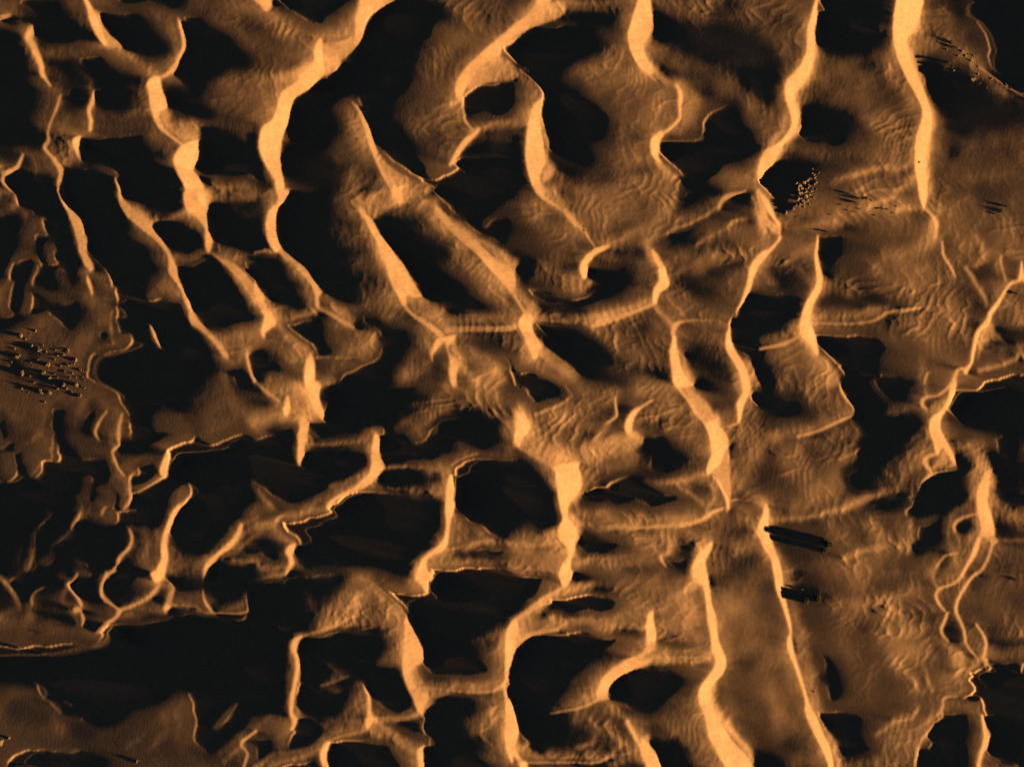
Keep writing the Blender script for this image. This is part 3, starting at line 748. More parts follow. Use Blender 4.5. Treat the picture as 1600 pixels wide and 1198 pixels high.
r 9 1 811,645 822,652 829,663 825,675 815,685 811,697 808,698 803,688 804,675 806,660
r 6.5 1.5 s 811,698,3 830,708,4 850,718,4 867,733,4
r 9.3 1 866,727 905,722 904,730 909,745 909,760 900,775 890,785 886,795 888,808 898,822 902,832 899,850 897,862 893,870 891,885 894,903 874,903 874,890 880,878 888,868 886,855 873,842 870,835 872,822 878,810 875,795 871,775 869,755 867,738
h 5 4 886,790 895,775 910,765 905,785 892,800 905,820 905,840 898,850 900,830 888,810
r 7 1.2 s 885,875,3 882,880,3 
h 4.2 5 800,832 840,828 870,825 872,845 880,855 885,870 875,885 860,890 800,880
h 5 3 s 798,848,5 840,850,5 870,846,5
b .3 6 795,858 830,862 840,868 820,875 795,872
h 5 3 s 798,882,4 830,886,5 870,893,6
b .2 6 903,838 920,833 950,838 975,850 970,862 940,868 915,866 902,860
b .2 6 798,890 875,893 875,903 798,903
h 5 3 s 880,860,6 900,870,6
h 4 5 s 905,870,10 930,880,14 960,885,14 990,880,14 1020,875,10
h 4.2 5 s 975,835,10 1010,840,10 1020,850,16 1000,865,14
b .3 7 900,890 960,892 960,903 900,903
h 4.4 6 s 905,800,20 950,805,24 1000,810,24 1050,812,20 1080,808,14
h 5 3 s 895,810,8 910,818,8 950,822,8 990,824,7
r 7 1.2 s 950,822,3 1000,824,3 1030,822,3.5 1060,821,4 1080,819,4
r 8 1.2 s 1060,821,3 1090,815,4 1105,808,4 1115,800,4 1130,795,4
b .1 10 905,760 940,758 960,745 1000,745 1020,755 1040,765 1060,770 1070,785 1060,793 1000,795 950,792 910,793 900,788 905,775
b .2 8 930,740 960,745 990,735 1010,745 990,760 950,765 930,760
h 3.6 10 900,700 960,690 1000,690 1010,710 1000,730 960,735 940,755 920,765 910,760 905,725
b 0 6 1008,690 1020,680 1040,675 1055,685 1055,700 1070,715 1070,730 1050,740 1020,738 1000,730 995,718 1005,708 1008,700
h 4.8 5 s 920,705,30 960,695,34 985,690,24 1000,690,10
h 4 5 s 960,620,20 940,625,30 900,640,40 860,665,40 900,670,40
r 5.5 2 s 835,648,4 855,640,5 875,632,5 885,625,4 893,617,3
r 5 2 s 893,617,3 883,603,3 
b .5 5 828,600 870,600 882,615 870,625 840,635 825,635 818,615
r 8 1 s 961,620,1.5 961,632,2.5 963,648,2.5 957,655,2 948,660,1.5
h 4.6 4 s 948,660,3 940,675,4 930,688,3
h 5 3 s 960,688,3 975,685,4 985,680,4
r 8.5 1.2 1002,636 995,645 989,656 987,668 986,678 979,676 976,668 978,656 985,645 993,638
r 6.5 1.5 s 1000,637,3 1010,630,3 1020,625,2
h 4.6 4 s 988,680,8 997,688,8 1003,697,5
h 3.4 5 s 995,660,14 1005,650,14 1020,650,20
h 3.8 10 s 1040,620,30 1060,650,30 1075,670,50 1080,700,30 1080,720,20
h 4 6 s 1000,605,20 1030,610,24 1050,630,24
r 8.5 1.5 s 1056,600,3 1070,618,4 1080,630,5 1088,645,5 1098,655,5 1105,665,5
h 5 4 s 1068,600,10 1085,620,14 1100,640,14 1115,655,12
h 5.5 4 1075,600 1088,612 1110,640 1120,660 1105,665 1095,650 1080,625
r 9.2 1 1108,658 1122,664 1133,675 1140,688 1140,700 1137,715 1128,725 1115,735 1108,742 1104,738 1106,725 1112,710 1110,690 1106,675 1103,665
r 7 1.5 1138,700 1141,720 1142,745 1143,765 1142,780 1138,800 1135,798 1138,785 1130,768 1120,752 1113,740 1125,728
r 9 1 s 1122,750,3 1130,765,4 1137,780,5 1139,795,3
h 4.4 6 s 1148,745,10 1160,760,14 1180,775,16 1200,785,14
r 5.5 2 s 1143,783,2.5 1155,781,2.5 1175,784,3 1195,790,5
h 4.6 3 s 1010,750,6 1040,755,8 1070,750,8 1090,740,8 1105,742,5
h 4.4 3 s 1060,760,5 1085,775,6 1105,790,6 1120,775,6 1110,755,5
b 1.5 3 1080,760 1095,757 1107,760 1105,770 1092,774 1082,770
b 1.5 3 1070,775 1085,775 1090,788 1075,785
b 1.5 3 1093,790 1102,790 1102,800 1095,800
h 3.8 6 s 1110,800,14 1140,820,20 1170,810,20 1185,830,10
h 3.8 8 s 1130,880,20 1160,860,20 1180,850,20
m 2.6 8 s 1110,850,10 1130,845,20 1160,880,40
h 4.8 5 s 1030,835,10 1050,845,20 1045,860,14 1035,870,8
r 7 1.5 s 1032,868,4 1034,876,3 1040,884,2
b .6 5 1038,872 1060,868 1078,855 1085,865 1078,890 1060,903 1045,888
h 4.4 4 1085,860 1100,842 1113,846 1105,860 1090,880 1082,903 1075,895
r 9 1 1114,847 1112,858 1106,870 1103,880 1104,903 1084,903 1082,890 1086,875 1092,865 1102,857 1108,850
r 9 1 1200,792 1200,830 1192,838 1185,838 1185,825 1192,808
r 8.5 1 s 1188,838,3 1194,850,4 1200,862,4
r 9 1 1163,600 1175,600 1174,615 1165,632 1161,648 1157,662 1155,660 1155,645 1153,632 1158,622 1165,612
r 6 1.5 s 1155,661,3 1145,666,3 1138,666,2
b 0.2 5 1183,615 1192,611 1203,612 1203,643 1190,638 1182,630
b .8 8 1090,600 1130,600 1145,618 1150,635 1125,635 1105,620
b 0.4 3 1143,698 1148,695 1148,710 1144,710
h 3.8 12 s 1160,680,20 1180,700,40 1170,740,30
t 1 12 890,620 950,640 950,690 900,690 860,680
b 0 7 795,895 840,898 845,915 825,935 812,955 800,963 790,960
r 9.3 1 874,892 895,892 893,903 887,912 881,917 876,908
h 5 4 880,916 900,912 925,912 920,922 895,928 870,938 850,952 845,960 825,970 808,975 800,985 800,972 830,945 855,925
r 7 1.5 s 880,915,4 865,925,5 850,935,6 835,945,6 820,956,6 805,966,6 800,972,6
r 8.5 1.5 798,972 808,968 810,985 806,1000 812,1003 805,1012 798,1025
b 0 6 850,948 865,938 885,928 910,925 940,925 965,935 960,950 935,957 895,959 860,959 852,955
h 3.4 8 s 960,915,14 1000,925,30 1040,920,30 1060,910,20
h 4 5 s 950,965,14 980,955,20 1005,955,10 1030,945,16 1060,930,16 1080,920,10
h 4.2 4 812,975 840,963 890,960 930,963 980,968 1008,972 1008,985 960,986 920,984 880,982 850,983 825,995 806,1008 805,995
r 6.5 1.5 s 806,1008,5 820,995,6 840,987,5 870,983,5
h 5 3 s 860,965,5 900,967,6 950,972,6 1000,980,6
r 5.5 1.5 s 900,970,3 950,976,3 1005,982,3
b 0 9 800,1030 808,1012 822,998 840,988 870,983 920,986 960,990 980,995 970,1010 950,1025 925,1040 900,1060 880,1085 860,1100 845,1105 870,1110 880,1130 875,1155 860,1163 840,1160 822,1150 812,1128 803,1105 800,1095
h 2.4 7 s 990,1000,20 960,1020,16 930,1045,10 910,1070,14
h 3.4 5 s 930,1060,10 910,1085,14 890,1095,14 865,1105,6
r 9.3 1 1012,958 1020,954 1020,965 1023,980 1025,993 1022,1005 1015,1012 1010,1000 1009,985 1007,978 1010,970
r 7 1.5 s 1018,1005,9 1010,1015,7 1000,1024,5 990,1030,5 985,1032,7
h 5 4 s 1020,1010,8 1015,1018,8 1040,1025,8
h 4.2 5 s 1040,950,30 1070,945,40 1080,970,30 1045,980,40 1090,1000,20
b .8 7 1045,1003 1070,998 1090,1002 1075,1010 1050,1012
h 4 4 s 1030,1018,8 1060,1020,12 1090,1022,12 1110,1025,8
r 5.5 1.8 s 1110,1028,2.5 1080,1027,2.5 1050,1027,3 1020,1028,5 1000,1033,6
r 8.5 1.5 985,1025 1010,1028 1020,1030 1010,1038 990,1045 970,1053 957,1062 950,1072 948,1083 952,1090 943,1090 932,1086 930,1080 935,1068 942,1055 955,1043 970,1033
h 5 3 1000,1030 1040,1028 1080,1030 1110,1030 1110,1036 1060,1038 1020,1040 995,1044
r 7 1.5 s 937,1088,3 925,1095,3 905,1103,2.5 880,1108,2 860,1112,2
h 4.4 5 s 935,1085,10 920,1085,14 900,1095,10
b 0 7 949,1080 953,1065 968,1052 985,1045 1010,1042 1040,1041 1065,1048 1075,1060 1070,1075 1050,1090 1035,1105 1015,1115 990,1112 970,1102 955,1092
b .8 7 1060,1045 1090,1050 1100,1065 1080,1080 1065,1075
h 3.4 8 s 1085,1080,20 1080,1110,30 1050,1130,30 1080,1150,40 1100,1180,30
h 4 4 948,1092 965,1105 980,1120 990,1130 1010,1150 1005,1160 985,1140 975,1120 955,1110
r 8.5 1.5 s 978,1124,5 984,1135,5 992,1150,5 1000,1165,5 1003,1175,8
r 8.5 1.2 1000,1150 1010,1158 1020,1172 1030,1185 1036,1203 1013,1203 1005,1185 1000,1165
h 5 3 s 1010,1150,4 1022,1170,4 1034,1190,3
b 0 6 1012,1155 1030,1150 1060,1160 1075,1175 1070,1203 1038,1203 1030,1180
h 3.6 5 s 900,1120,20 930,1130,30 960,1150,20 985,1170,14 960,1190,20
h 4.4 3 s 920,1120,4 935,1135,5 950,1125,5 955,1145,5 970,1160,4
h 4.6 3 s 900,1165,5 920,1160,5 925,1145,4
h 4.4 4 s 810,1165,12 840,1178,12 880,1180,12 910,1178,10 950,1175,8 970,1160,6
r 5.5 1.5 s 822,1188,3 860,1188,3 900,1188,3 930,1188,4 950,1178,4
b .4 4 823,1193 930,1193 950,1205 823,1205
b 0 3 940,1195 990,1192 1010,1203 935,1205
r 9 1 795,1090 805,1110 810,1125 810,1140 805,1160 805,1170 795,1165
r 8.5 1.2 s 798,1165,8 808,1180,6 815,1188,6
r 9 1 812,1187 822,1188 822,1205 812,1205
h 4.6 3 s 812,1140,4 825,1155,8 820,1165,10
r 9 1 1083,893 1104,893 1108,905 1110,920 1113,945 1120,965 1122,990 1126,1008 1134,1025 1136,1040 1130,1055 1118,1068 1112,1080 1113,1100 1120,1115 1130,1135 1145,1160 1165,1180 1178,1203 1142,1203 1125,1185 1115,1165 1105,1145 1100,1115 1093,1100 1090,1085 1095,1070 1108,1055 1117,1042 1117,1025 1112,1015 1112,1000 1110,985 1106,965 1104,940 1100,920 1098,915 1088,908
h 5 4 s 1138,1130,8 1152,1155,8 1168,1175,8 1182,1195,8
h 5 4 s 1115,1075,6 1116,1100,6 1125,1120,6
r 6.5 1.5 s 1088,905,3 1075,915,3 1070,925,3 
h 4.4 4 s 1085,912,10 1065,930,10 1045,945,8 1025,953,6
b .2 3 1110,900 1117,905 1118,915 1112,915
m 3.6 14 s 1150,930,50 1150,980,60 1160,1030,50 1160,1080,60 1180,1140,50
b 1.8 12 1140,1050 1175,1060 1190,1100 1200,1160 1185,1165 1160,1140 1140,1100 1130,1070
t .1 20 1120,900 1230,900 1250,1100 1260,1190 1190,1190 1150,1130 1125,1030
t 1 10 900,1120 970,1120 980,1160 930,1165
r 9 1 1275,-5 1277,-5 1275,25 1274,50 1273,75 1270,100 1264,120 1250,138 1243,146 1242,158 1247,170 1249,180 1246,195 1240,210 1228,222 1218,238 1212,252 1200,267 1186,280 1184,265 1188,250 1195,235 1210,228 1225,215 1235,200 1236,185 1232,170 1226,155 1225,138 1228,126 1240,115 1250,102 1258,85 1260,65 1261,45 1268,20
h 5 3 1274,40 1279,60 1275,90 1270,120 1258,138 1250,145 1247,155 1252,170 1254,185 1250,205 1240,222 1225,240 1218,250 1200,260 1230,210 1240,180 1235,150 1260,120
b 0 7 1275,15 1280,18 1300,-8 1405,-8 1396,15 1394,40 1394,60 1380,65 1372,75 1355,82 1330,84 1305,82 1285,75 1278,55 1275,35
h 1 8 s 1280,-5,8 1290,15,14 1300,25,8
h 1.8 8 s 1382,0,8 1378,25,10 1375,45,6
r 9.5 1 1404,-5 1446,-5 1443,15 1438,35 1428,50 1419,62 1421,80 1429,100 1441,125 1451,150 1458,175 1459,200 1455,220 1451,245 1451,270 1452,300 1438,300 1435,285 1430,262 1430,235 1433,210 1440,190 1442,172 1434,152 1418,125 1405,100 1398,80 1394,60 1393,40 1396,15
h 4.5 4 1443,10 1448,15 1440,45 1424,60 1428,80 1440,105 1452,130 1462,165 1464,200 1458,230 1455,270 1456,300 1448,300 1448,230 1455,190 1445,150 1425,110 1415,65 1436,40
b 0.2 14 1510,-10 1610,-10 1610,150 1580,135 1555,115 1548,90 1535,65 1520,40 1500,30
b 0 7 1552,90 1575,80 1610,80 1610,152 1585,140 1560,122 1550,110
r 6 1.5 s 1535,105,3 1550,115,3 1570,130,4 1590,142,5 1605,150,5
h 4.2 8 s 1495,65,12 1520,90,20 1540,115,16 1570,140,14 1605,160,12
h 3.4 8 s 1470,40,30 1490,50,20 1430,62,8 1460,65,18
b .8 10 1460,75 1480,85 1475,110 1500,125 1540,150 1560,160 1530,190 1490,190 1465,165 1458,140 1445,110
m 3.2 12 s 1480,150,20 1475,230,20 1500,270,50 1560,220,60 1580,260,40
b 1 12 1540,170 1610,170 1610,190 1560,195 1510,200
m 3.4 14 s 1290,95,20 1340,110,40 1290,130,40 1340,150,50 1280,160,30
b 0.1 12 1258,180 1290,172 1320,180 1340,195 1330,220 1300,232 1260,230 1250,215
h 3.4 6 s 1370,80,10 1390,110,20 1410,140,20 1425,165,20 1430,190,10
h 3.4 8 s 1380,200,40 1390,230,50 1400,250,40
h 4.5 4 s 1305,285,5 1340,270,6 1380,263,6 1410,262,6 1425,250,4
h 4.2 5 s 1400,299,8 1420,285,10 1432,272,5
h 3 6 s 1220,225,8 1255,235,14 1320,245,20
b 0.1 12 1195,85 1225,100 1230,120 1220,130 1205,125 1200,120
b 0.2 8 1200,120 1224,128 1226,160 1205,165 1195,150
h 3 8 s 1210,40,30 1230,50,30 1215,180,20 1222,200,16
h 5.5 5 s 1226,185,3 1220,205,5 1208,220,5 1203,228,2
b 0 2.5 1186,281 1200,266 1222,253 1250,252 1278,256 1272,264 1254,276 1246,288 1244,304 1240,322 1227,328 1208,306
t 1 15 1200,0 1260,0 1255,60 1235,100 1200,110
t 1 15 1375,85 1395,90 1430,150 1440,180 1430,250 1370,270 1310,265 1360,230 1370,180 1395,160
t .1 15 1280,85 1365,100 1385,180 1350,190 1270,165
t .15 20 1455,150 1600,190 1600,250 1550,270 1460,270
r 9 1 1184,299 1200,311 1209,328 1216,343 1220,347 1222,350 1221,365 1222,372 1212,385 1200,398 1195,395 1208,385 1218,372 1219,360 1216,350 1205,335 1195,320
r 6 3 1186,300 1200,340 1216,350 1218,365 1205,360 1192,335
h 4.4 6 s 1222,348,4 1250,355,8 1280,350,14 1310,345,10
h 4.4 7 s 1250,325,30 1290,335,24 1330,335,14 1380,318,14 1420,328,8
h 4.6 3 s 1350,325,5 1380,312,6 1395,307,4
h 4.6 3 s 1405,328,6 1430,326,5 1445,328,3
h 3.8 5 s 1262,394,8 1240,398,5 1270,390,10 1280,370,10
r 9 1 1280,366 1281,380 1279,392 1282,410 1286,425 1288,435 1284,455 1278,465 1272,480 1269,500 1275,515 1281,535 1283,552 1278,552 1268,538 1258,528 1252,522 1252,505 1255,488 1262,470 1272,455 1278,440 1277,420 1275,400 1277,385
b 0 6 1281,366 1310,362 1330,360 1345,370 1340,395 1330,405 1315,415 1310,428 1300,435 1293,428 1287,415 1281,400 1280,390 1283,380
b 1 9 1320,365 1370,370 1390,380 1350,400 1335,420 1310,425 1310,400
h 3 10 s 1320,425,20 1360,440,20 1330,450,40
b 0 7 1290,468 1330,463 1380,465 1395,475 1350,478 1310,480 1285,477
b 0 5 1200,455 1240,456 1255,462 1262,468 1255,480 1250,495 1235,503 1220,510 1195,530 1190,500
b 1 9 1200,425 1240,430 1265,445 1260,458 1230,455 1200,455
h 3.8 7 s 1200,400,16 1240,405,16 1262,420,10
h 4.6 5 s 1195,530,5 1220,520,10 1245,514,10 1252,505,5
r 7 1.2 s 1253,525,3 1240,531,3 1225,538,4 1200,543,4 1190,545,3
h 4.8 4 1254,525 1270,535 1283,552 1300,560 1315,580 1322,590 1315,605 1280,605 1265,575 1255,545
h 3.4 8 s 1215,560,20 1245,570,40 1270,585,30
b 0 6 1280,524 1310,522 1360,520 1385,530 1400,545 1385,560 1400,570 1360,600 1322,610 1318,585 1305,565 1290,545 1282,537
b .8 8 1380,540 1430,545 1440,570 1430,600 1370,600
r 6 1.5 s 1270,505,4 1290,505,3 1330,506,3 1360,503,3 1375,498,4 1390,488,4 1410,485,4 1440,481,3
h 4.4 5 s 1272,495,14 1310,492,14 1350,490,14 1390,478,10
h 4 8 s 1380,395,10 1400,400,20 1440,385,20 1460,370,10
h 3.8 9 s 1375,420,20 1420,425,60 1450,450,60 1480,470,40
h 3.8 9 s 1410,510,20 1450,505,50 1490,500,40 1510,520,20
r 9 1 1438,298 1452,298 1450,312 1446,325 1442,318 1439,310
r 8 1.2 s 1446,326,2 1455,332,3 1462,340,4 1466,350,5 1465,360,4 1464,370,3
r 7.5 1 s 1475,378,3 1476,395,3 1482,408,3 1490,420,2 1495,432,2
h 4.6 6 s 1463,340,8 1458,360,16 1460,375,14 1468,370,10
m 3.4 14 s 1470,310,30 1500,330,50 1520,350,60 1560,360,60
h 4.5 4 s 1525,370,3 1535,385,6 1543,395,8 1535,405,8 1525,415,6
h 4.8 3 s 1510,418,4 1515,428,6 1525,440,5 1535,455,5 1542,465,5 1545,480,5
r 6 1.5 s 1568,400,3 1567,410,3 1570,425,3 1573,437,3
h 4 4 s 1573,440,4 1565,450,6 1560,462,5
h 3 6 s 1575,390,10 1590,400,10 1597,380,14
b .7 7 1520,420 1540,408 1550,420 1548,435 1535,445 1520,435
b .8 7 1575,400 1597,410 1597,430 1585,425 1577,415
r 9 1 1600,406 1600,436 1595,440 1585,443 1577,452 1570,465 1562,480 1555,490 1552,503 1548,510 1538,517 1533,530 1528,550 1525,565 1520,575 1515,585 1510,578 1520,568 1523,550 1527,530 1532,515 1545,500 1548,488 1560,472 1568,460 1575,450 1583,440 1595,435
h 5 3 1552,505 1562,520 1575,532 1560,530 1540,540 1530,560 1532,530 1540,512
h 4.8 3 s 1595,540,3 1598,550,4 1592,560,5 1580,567,5 1560,573,5 1535,576,5
h 4 10 s 1570,480,20 1590,470,20 1600,490,20
b 1 8 1570,520 1605,515 1605,545 1590,540
m 3.4 8 s 1550,545,20 1570,550,20
b 0.8 9 1590,570 1560,580 1530,590 1520,605 1605,610 1605,565
r 6.5 1 s 1448,600,3 1452,585,3 1456,582,2
r 7.5 1 s 1494,603,7 1498,585,5 1503,577,4 1512,577,3
h 4.5 4 s 1445,560,5 1445,580,8 1440,598,8
t 1 12 1350,400 1440,380 1460,370 1490,430 1520,480 1500,540 1440,560 1410,530 1380,510 1410,480 1370,460
b 0 6 1195,613 1230,618 1255,622 1258,640 1245,650 1215,652 1195,645
h 3.6 5 s 1255,605,14 1280,610,24 1300,625,30 1310,635,24 1290,645,20
r 8 1 s 1317,600,3 1321,615,4 1328,625,3.5 1337,635,3.5 1339,642,4
r 7.5 1.2 s 1339,642,3.5 1336,650,3 1322,655,3 1300,665,3 1280,674,3 1260,680,3 1248,682,2
h 4.4 5 s 1330,645,8 1300,658,14 1270,668,16 1240,676,20 1210,685,20
h 3.4 10 s 1230,700,30 1280,690,30 1330,680,20 1340,690,14
b 0 6 1322,595 1330,605 1345,635 1340,650 1355,675 1353,700 1345,730 1325,738 1323,750 1330,765 1345,772 1360,765 1370,750 1380,735 1385,715 1400,700 1430,680 1445,665 1440,650 1410,640 1390,645 1400,635 1420,630 1425,610 1430,595
h 2.6 4 s 1362,600,4 1378,615,5 1395,635,7 1410,640,7 1440,640,4
h 4 4 1388,648 1400,640 1420,642 1405,647 
h 3.8 8 s 1240,720,40 1270,760,50 1300,770,30 1250,790,30 1310,750,20
r 4.8 2 s 1350,702,3 1335,710,4 1315,718,4
h 4.8 4 s 1200,812,6 1240,812,6 1290,805,8 1330,790,10 1370,775,6 1400,765,4
h 4 5 s 1420,690,10 1450,680,16 1440,710,30 1420,725,30 1410,760,14 1380,770,8
b .2 5 1358,795 1375,783 1410,780 1420,785 1400,795 1380,800
h 4.4 3 s 1385,740,4 1400,745,5 1400,755,4
r 9.2 1 1493,598 1500,598 1497,612 1490,628 1484,640 1476,655 1475,670 1482,685 1490,700 1496,715 1498,728 1493,723 1485,710 1475,700 1468,712 1464,708 1460,690 1455,675 1456,660 1463,650 1475,643 1485,625 1488,612
h 5 4 1482,665 1490,690 1503,730 1490,738 1470,735 1455,733 1465,720 1475,700 1490,700
r 7.5 1.5 s 1493,598,4 1470,618,2.5 1452,620,3 1444,628,5 1446,635,4 1452,639,2
b .2 2.5 1452,627 1460,622 1468,620 1458,632 1455,636
h 4.6 3 s 1450,600,3 1450,618,3
h 4.6 5 s 1462,636,6 1470,635,14 1480,625,8
r 7.5 1.5 s 1465,710,4 1452,714,4 1447,722,5 1455,733,4 1460,740,2
r 6 1.5 s 1500,735,3 1480,737,3 1460,742,4 1448,750,5
r 7 1 s 1460,742,2.5 1447,750,2.5 1440,765,2.5 1434,780,2.5 1428,793,2.5 1420,798,3 1419,806,2
b 0 5 1462,745 1480,738 1500,738 1510,748 1512,770 1505,790 1475,795 1450,808 1435,820 1425,815 1421,805 1432,795 1438,782 1445,765 1452,755
b 1 7 1465,770 1495,785 1490,800 1460,800 1455,785
b 0 5 1435,825 1450,820 1470,805 1482,812 1478,835 1475,850 1450,860 1435,865 1430,840
h 4.4 4 s 1425,815,6 1430,830,6 1430,848,6
h 4 4 s 1500,795,8 1490,810,10 1480,830,10
h 4.2 6 s 1505,700,12 1530,710,24 1540,730,20 1525,750,20 1515,775,14 1510,790,10
h 4.6 4 s 1505,690,6 1530,705,10 1545,725,12 1550,745,8
r 8.5 1.2 1551,735 1552,750 1549,770 1547,785 1552,800 1560,830 1553,845 1538,840 1533,858 1525,875 1515,890 1508,903 1505,900 1520,872 1527,850 1535,830 1533,815 1528,790 1530,765 1540,750
r 7 1.2 s 1557,845,3 1553,860,3 1548,875,3 1540,890,3 1530,900,3
r 6.5 1.5 1558,840 1565,848 1555,850 1545,840
h 4.4 3 s 1562,846,3 1580,846,4 1600,847,5
h 4.2 6 s 1550,720,8 1555,750,10 1556,780,12 1575,800,20 1600,815,24
b 0 8 1500,612 1515,608 1560,598 1605,598 1605,680 1570,690 1560,680 1520,675 1500,660 1490,640
b .6 8 1545,680 1605,680 1605,740 1580,750 1560,730 1552,700
b .3 8 1560,765 1605,760 1605,795 1575,785
h 2 5 s 1570,720,14 1585,740,14
r 7 1.5 s 1528,803,2 1510,808,3 1498,815,4 1493,823,5 1494,830,4
b 0 3 1495,825 1503,817 1520,815 1522,825 1515,837 1507,841 1500,835
h 4.6 4 s 1495,832,4 1500,850,4 1506,865,4 1520,835,10 1515,850,12
h 4.4 4 s 1486,830,6 1485,850,8 1500,870,14 1490,890,14
r 6.5 1 s 1500,867,1.5 1485,867,2.5 1475,875,2.5 1465,890,2.5
h 4 5 s 1470,880,8 1455,895,14
b .8 5 1400,885 1420,873 1440,870 1430,885 1410,895
b .5 4 1470,885 1480,872 1492,872 1485,890 1470,900
r 9 1 1196,790 1203,795 1204,825 1210,850 1217,870 1222,885 1224,903 1212,903 1208,880 1200,860 1192,838
h 4.4 3 s 1318,872,6 1345,865,8 1380,855,6 1390,848,4
h 4 6 s 1360,830,20 1390,850,20 1420,860,14
h 3.6 8 s 1290,880,20 1340,890,30 1400,895,20
b 1 14 1215,830 1270,825 1290,835 1310,870 1260,880 1225,870
m 3 12 s 1560,880,30 1590,870,30
t 1 12 1360,700 1440,700 1450,760 1420,800 1380,790 1370,740
t .8 12 1220,690 1300,690 1340,680 1345,720 1270,780 1230,790
t .8 12 1300,830 1400,810 1420,850 1400,890 1320,890
r 9 1 1213,895 1224,895 1226,920 1231,945 1238,975 1239,990 1239,1000 1246,1030 1255,1060 1262,1085 1270,1110 1280,1125 1290,1150 1300,1170 1306,1203 1300,1203 1290,1180 1275,1150 1262,1120 1260,1095 1255,1075 1245,1045 1235,1020 1233,1000 1237,990 1232,970 1222,940 1214,920
h 4.6 4 s 1272,1110,4 1285,1130,8 1300,1155,10 1312,1180,14 1320,1200,20
h 3.8 6 s 1235,900,14 1242,940,16 1252,980,16 1262,1030,20 1272,1080,20 1280,1110,10
b .9 10 1250,950 1290,955 1300,990 1295,1010 1270,1000 1255,985
b .3 10 1280,1015 1300,1020 1320,1050 1330,1090 1300,1105 1285,1080
b .1 2.5 1238,1000 1243,1003 1248,1020 1244,1020
b 0 8 1283,1120 1300,1112 1340,1110 1360,1115 1370,1130 1350,1145 1360,1160 1370,1180 1340,1185 1315,1170 1298,1155 1288,1138
b 1 8 1340,1110 1385,1100 1400,1090 1410,1110 1380,1130 1360,1140
b 1.2 8 1380,1050 1410,1060 1410,1080 1390,1100 1370,1080
h 4 6 s 1310,940,10 1350,945,14 1400,935,14 1430,925,14 
h 4 8 s 1400,960,30 1430,990,40 1380,1000,30 1450,1020,40
h 4 6 s 1400,1030,20 1420,1050,16 1440,1080,16
h 4.4 4 s 1370,1148,6 1400,1130,8 1430,1118,6 1440,1108,5
h 3.6 6 s 1400,1160,20 1420,1140,30 1400,1190,30
h 4.6 3 s 1462,895,4 1463,910,5 1468,925,4
h 3.4 6 s 1470,905,10 1490,900,20
r 7.5 1.2 s 1508,896,3 1502,907,3 1490,915,3 1475,920,3.5 1467,928,4 1467,937,4 1473,948,3 1480,955,2.5
r 7.5 1.2 s 1484,960,3 1480,972,3.5 1475,985,4 1477,994,3 1485,1003,2
r 8 1.2 s 1530,897,3 1520,908,3.5 1512,920,3.5 1503,935,4 1498,950,4 1500,962,3.5 1506,975,3.5 1511,990,3.5 1512,1003,3
r 6.5 1.2 s 1512,1003,3 1518,1015,2.5 1525,1023,2.5 1532,1030,1.5
r 8 1.2 s 1530,978,2 1540,992,3 1545,1005,4 1544,1020,3.5 1542,1030,4 1547,1036,3.5 1545,1042,4
h 4.6 3 s 1530,1035,6 1542,1036,6
h 4.6 4 s 1490,1015,4 1505,1025,5 1520,1036,4 1530,1045,8 1515,1055,10
h 4 5 s 1480,1010,14 1500,1035,20 1500,1060,14
b 1 6 1482,990 1490,978 1498,985 1500,1000 1492,1008
b 1.3 6 1500,1010 1525,1030 1515,1035 1495,1020
b .8 6 1520,905 1535,900 1545,905 1530,915
m 2.2 10 s 1560,920,40 1550,950,40 1570,960,40
b .8 6 1550,1003 1600,1002 1605,1010 1555,1010
h 3.6 6 s 1560,1022,16 1600,1020,20 1550,1030,10
b 0 5 1544,1050 1550,1040 1570,1036 1605,1035 1605,1203 1590,1203 1560,1195 1546,1185 1550,1170 1555,1150 1545,1135 1540,1120 1535,1090 1530,1060
b 0 4 1512,1062 1535,1048 1542,1048 1538,1080 1536,1105 1520,1100 1500,1095 1485,1093 1500,1088 1520,1083 1528,1075
b .2 5 1485,1115 1500,1112 1520,1115 1515,1150 1520,1180 1520,1205 1438,1205 1440,1180 1450,1160 1460,1140 1475,1125
h 2.6 6 s 1525,1110,14 1530,1140,20 1530,1165,20 1525,1190,14
h 2.6 4 s 1490,1103,10 1510,1103,12 1530,1110,10
r 7 1.2 s 1500,1091,1.5 1485,1091,2 1477,1095,2.5 1477,1105,3 1474,1113,3 1477,1122,2.5
r 6.5 1.2 s 1478,1123,2 1465,1132,2.5 1452,1147,3 1442,1162,3 1436,1180,3.5 1434,1198,4
h 4.4 4 s 1470,1118,8 1455,1130,10
h 4.6 3 s 1450,1050,4 1455,1068,3 1460,1080,2
h .5 2 s 1536,1048,3 1533,1065,2 1538,1090,2 1538,1115,2
r 8.5 1 s 1538,1120,2 1541,1138,5 1544,1150,8 1543,1165,9 1537,1180,6 1532,1198,6
h 4.4 2 1548,1140 1554,1152 1548,1160 1546,1150
h 4 3 s 1545,1183,3 1560,1195,4 1570,1203,4
m 2.8 12 s 1550,920,40 1560,960,50
t 1 12 1290,930 1440,900 1460,1000 1440,1100 1410,1180 1370,1190 1390,1120 1330,1050 1300,980
"""
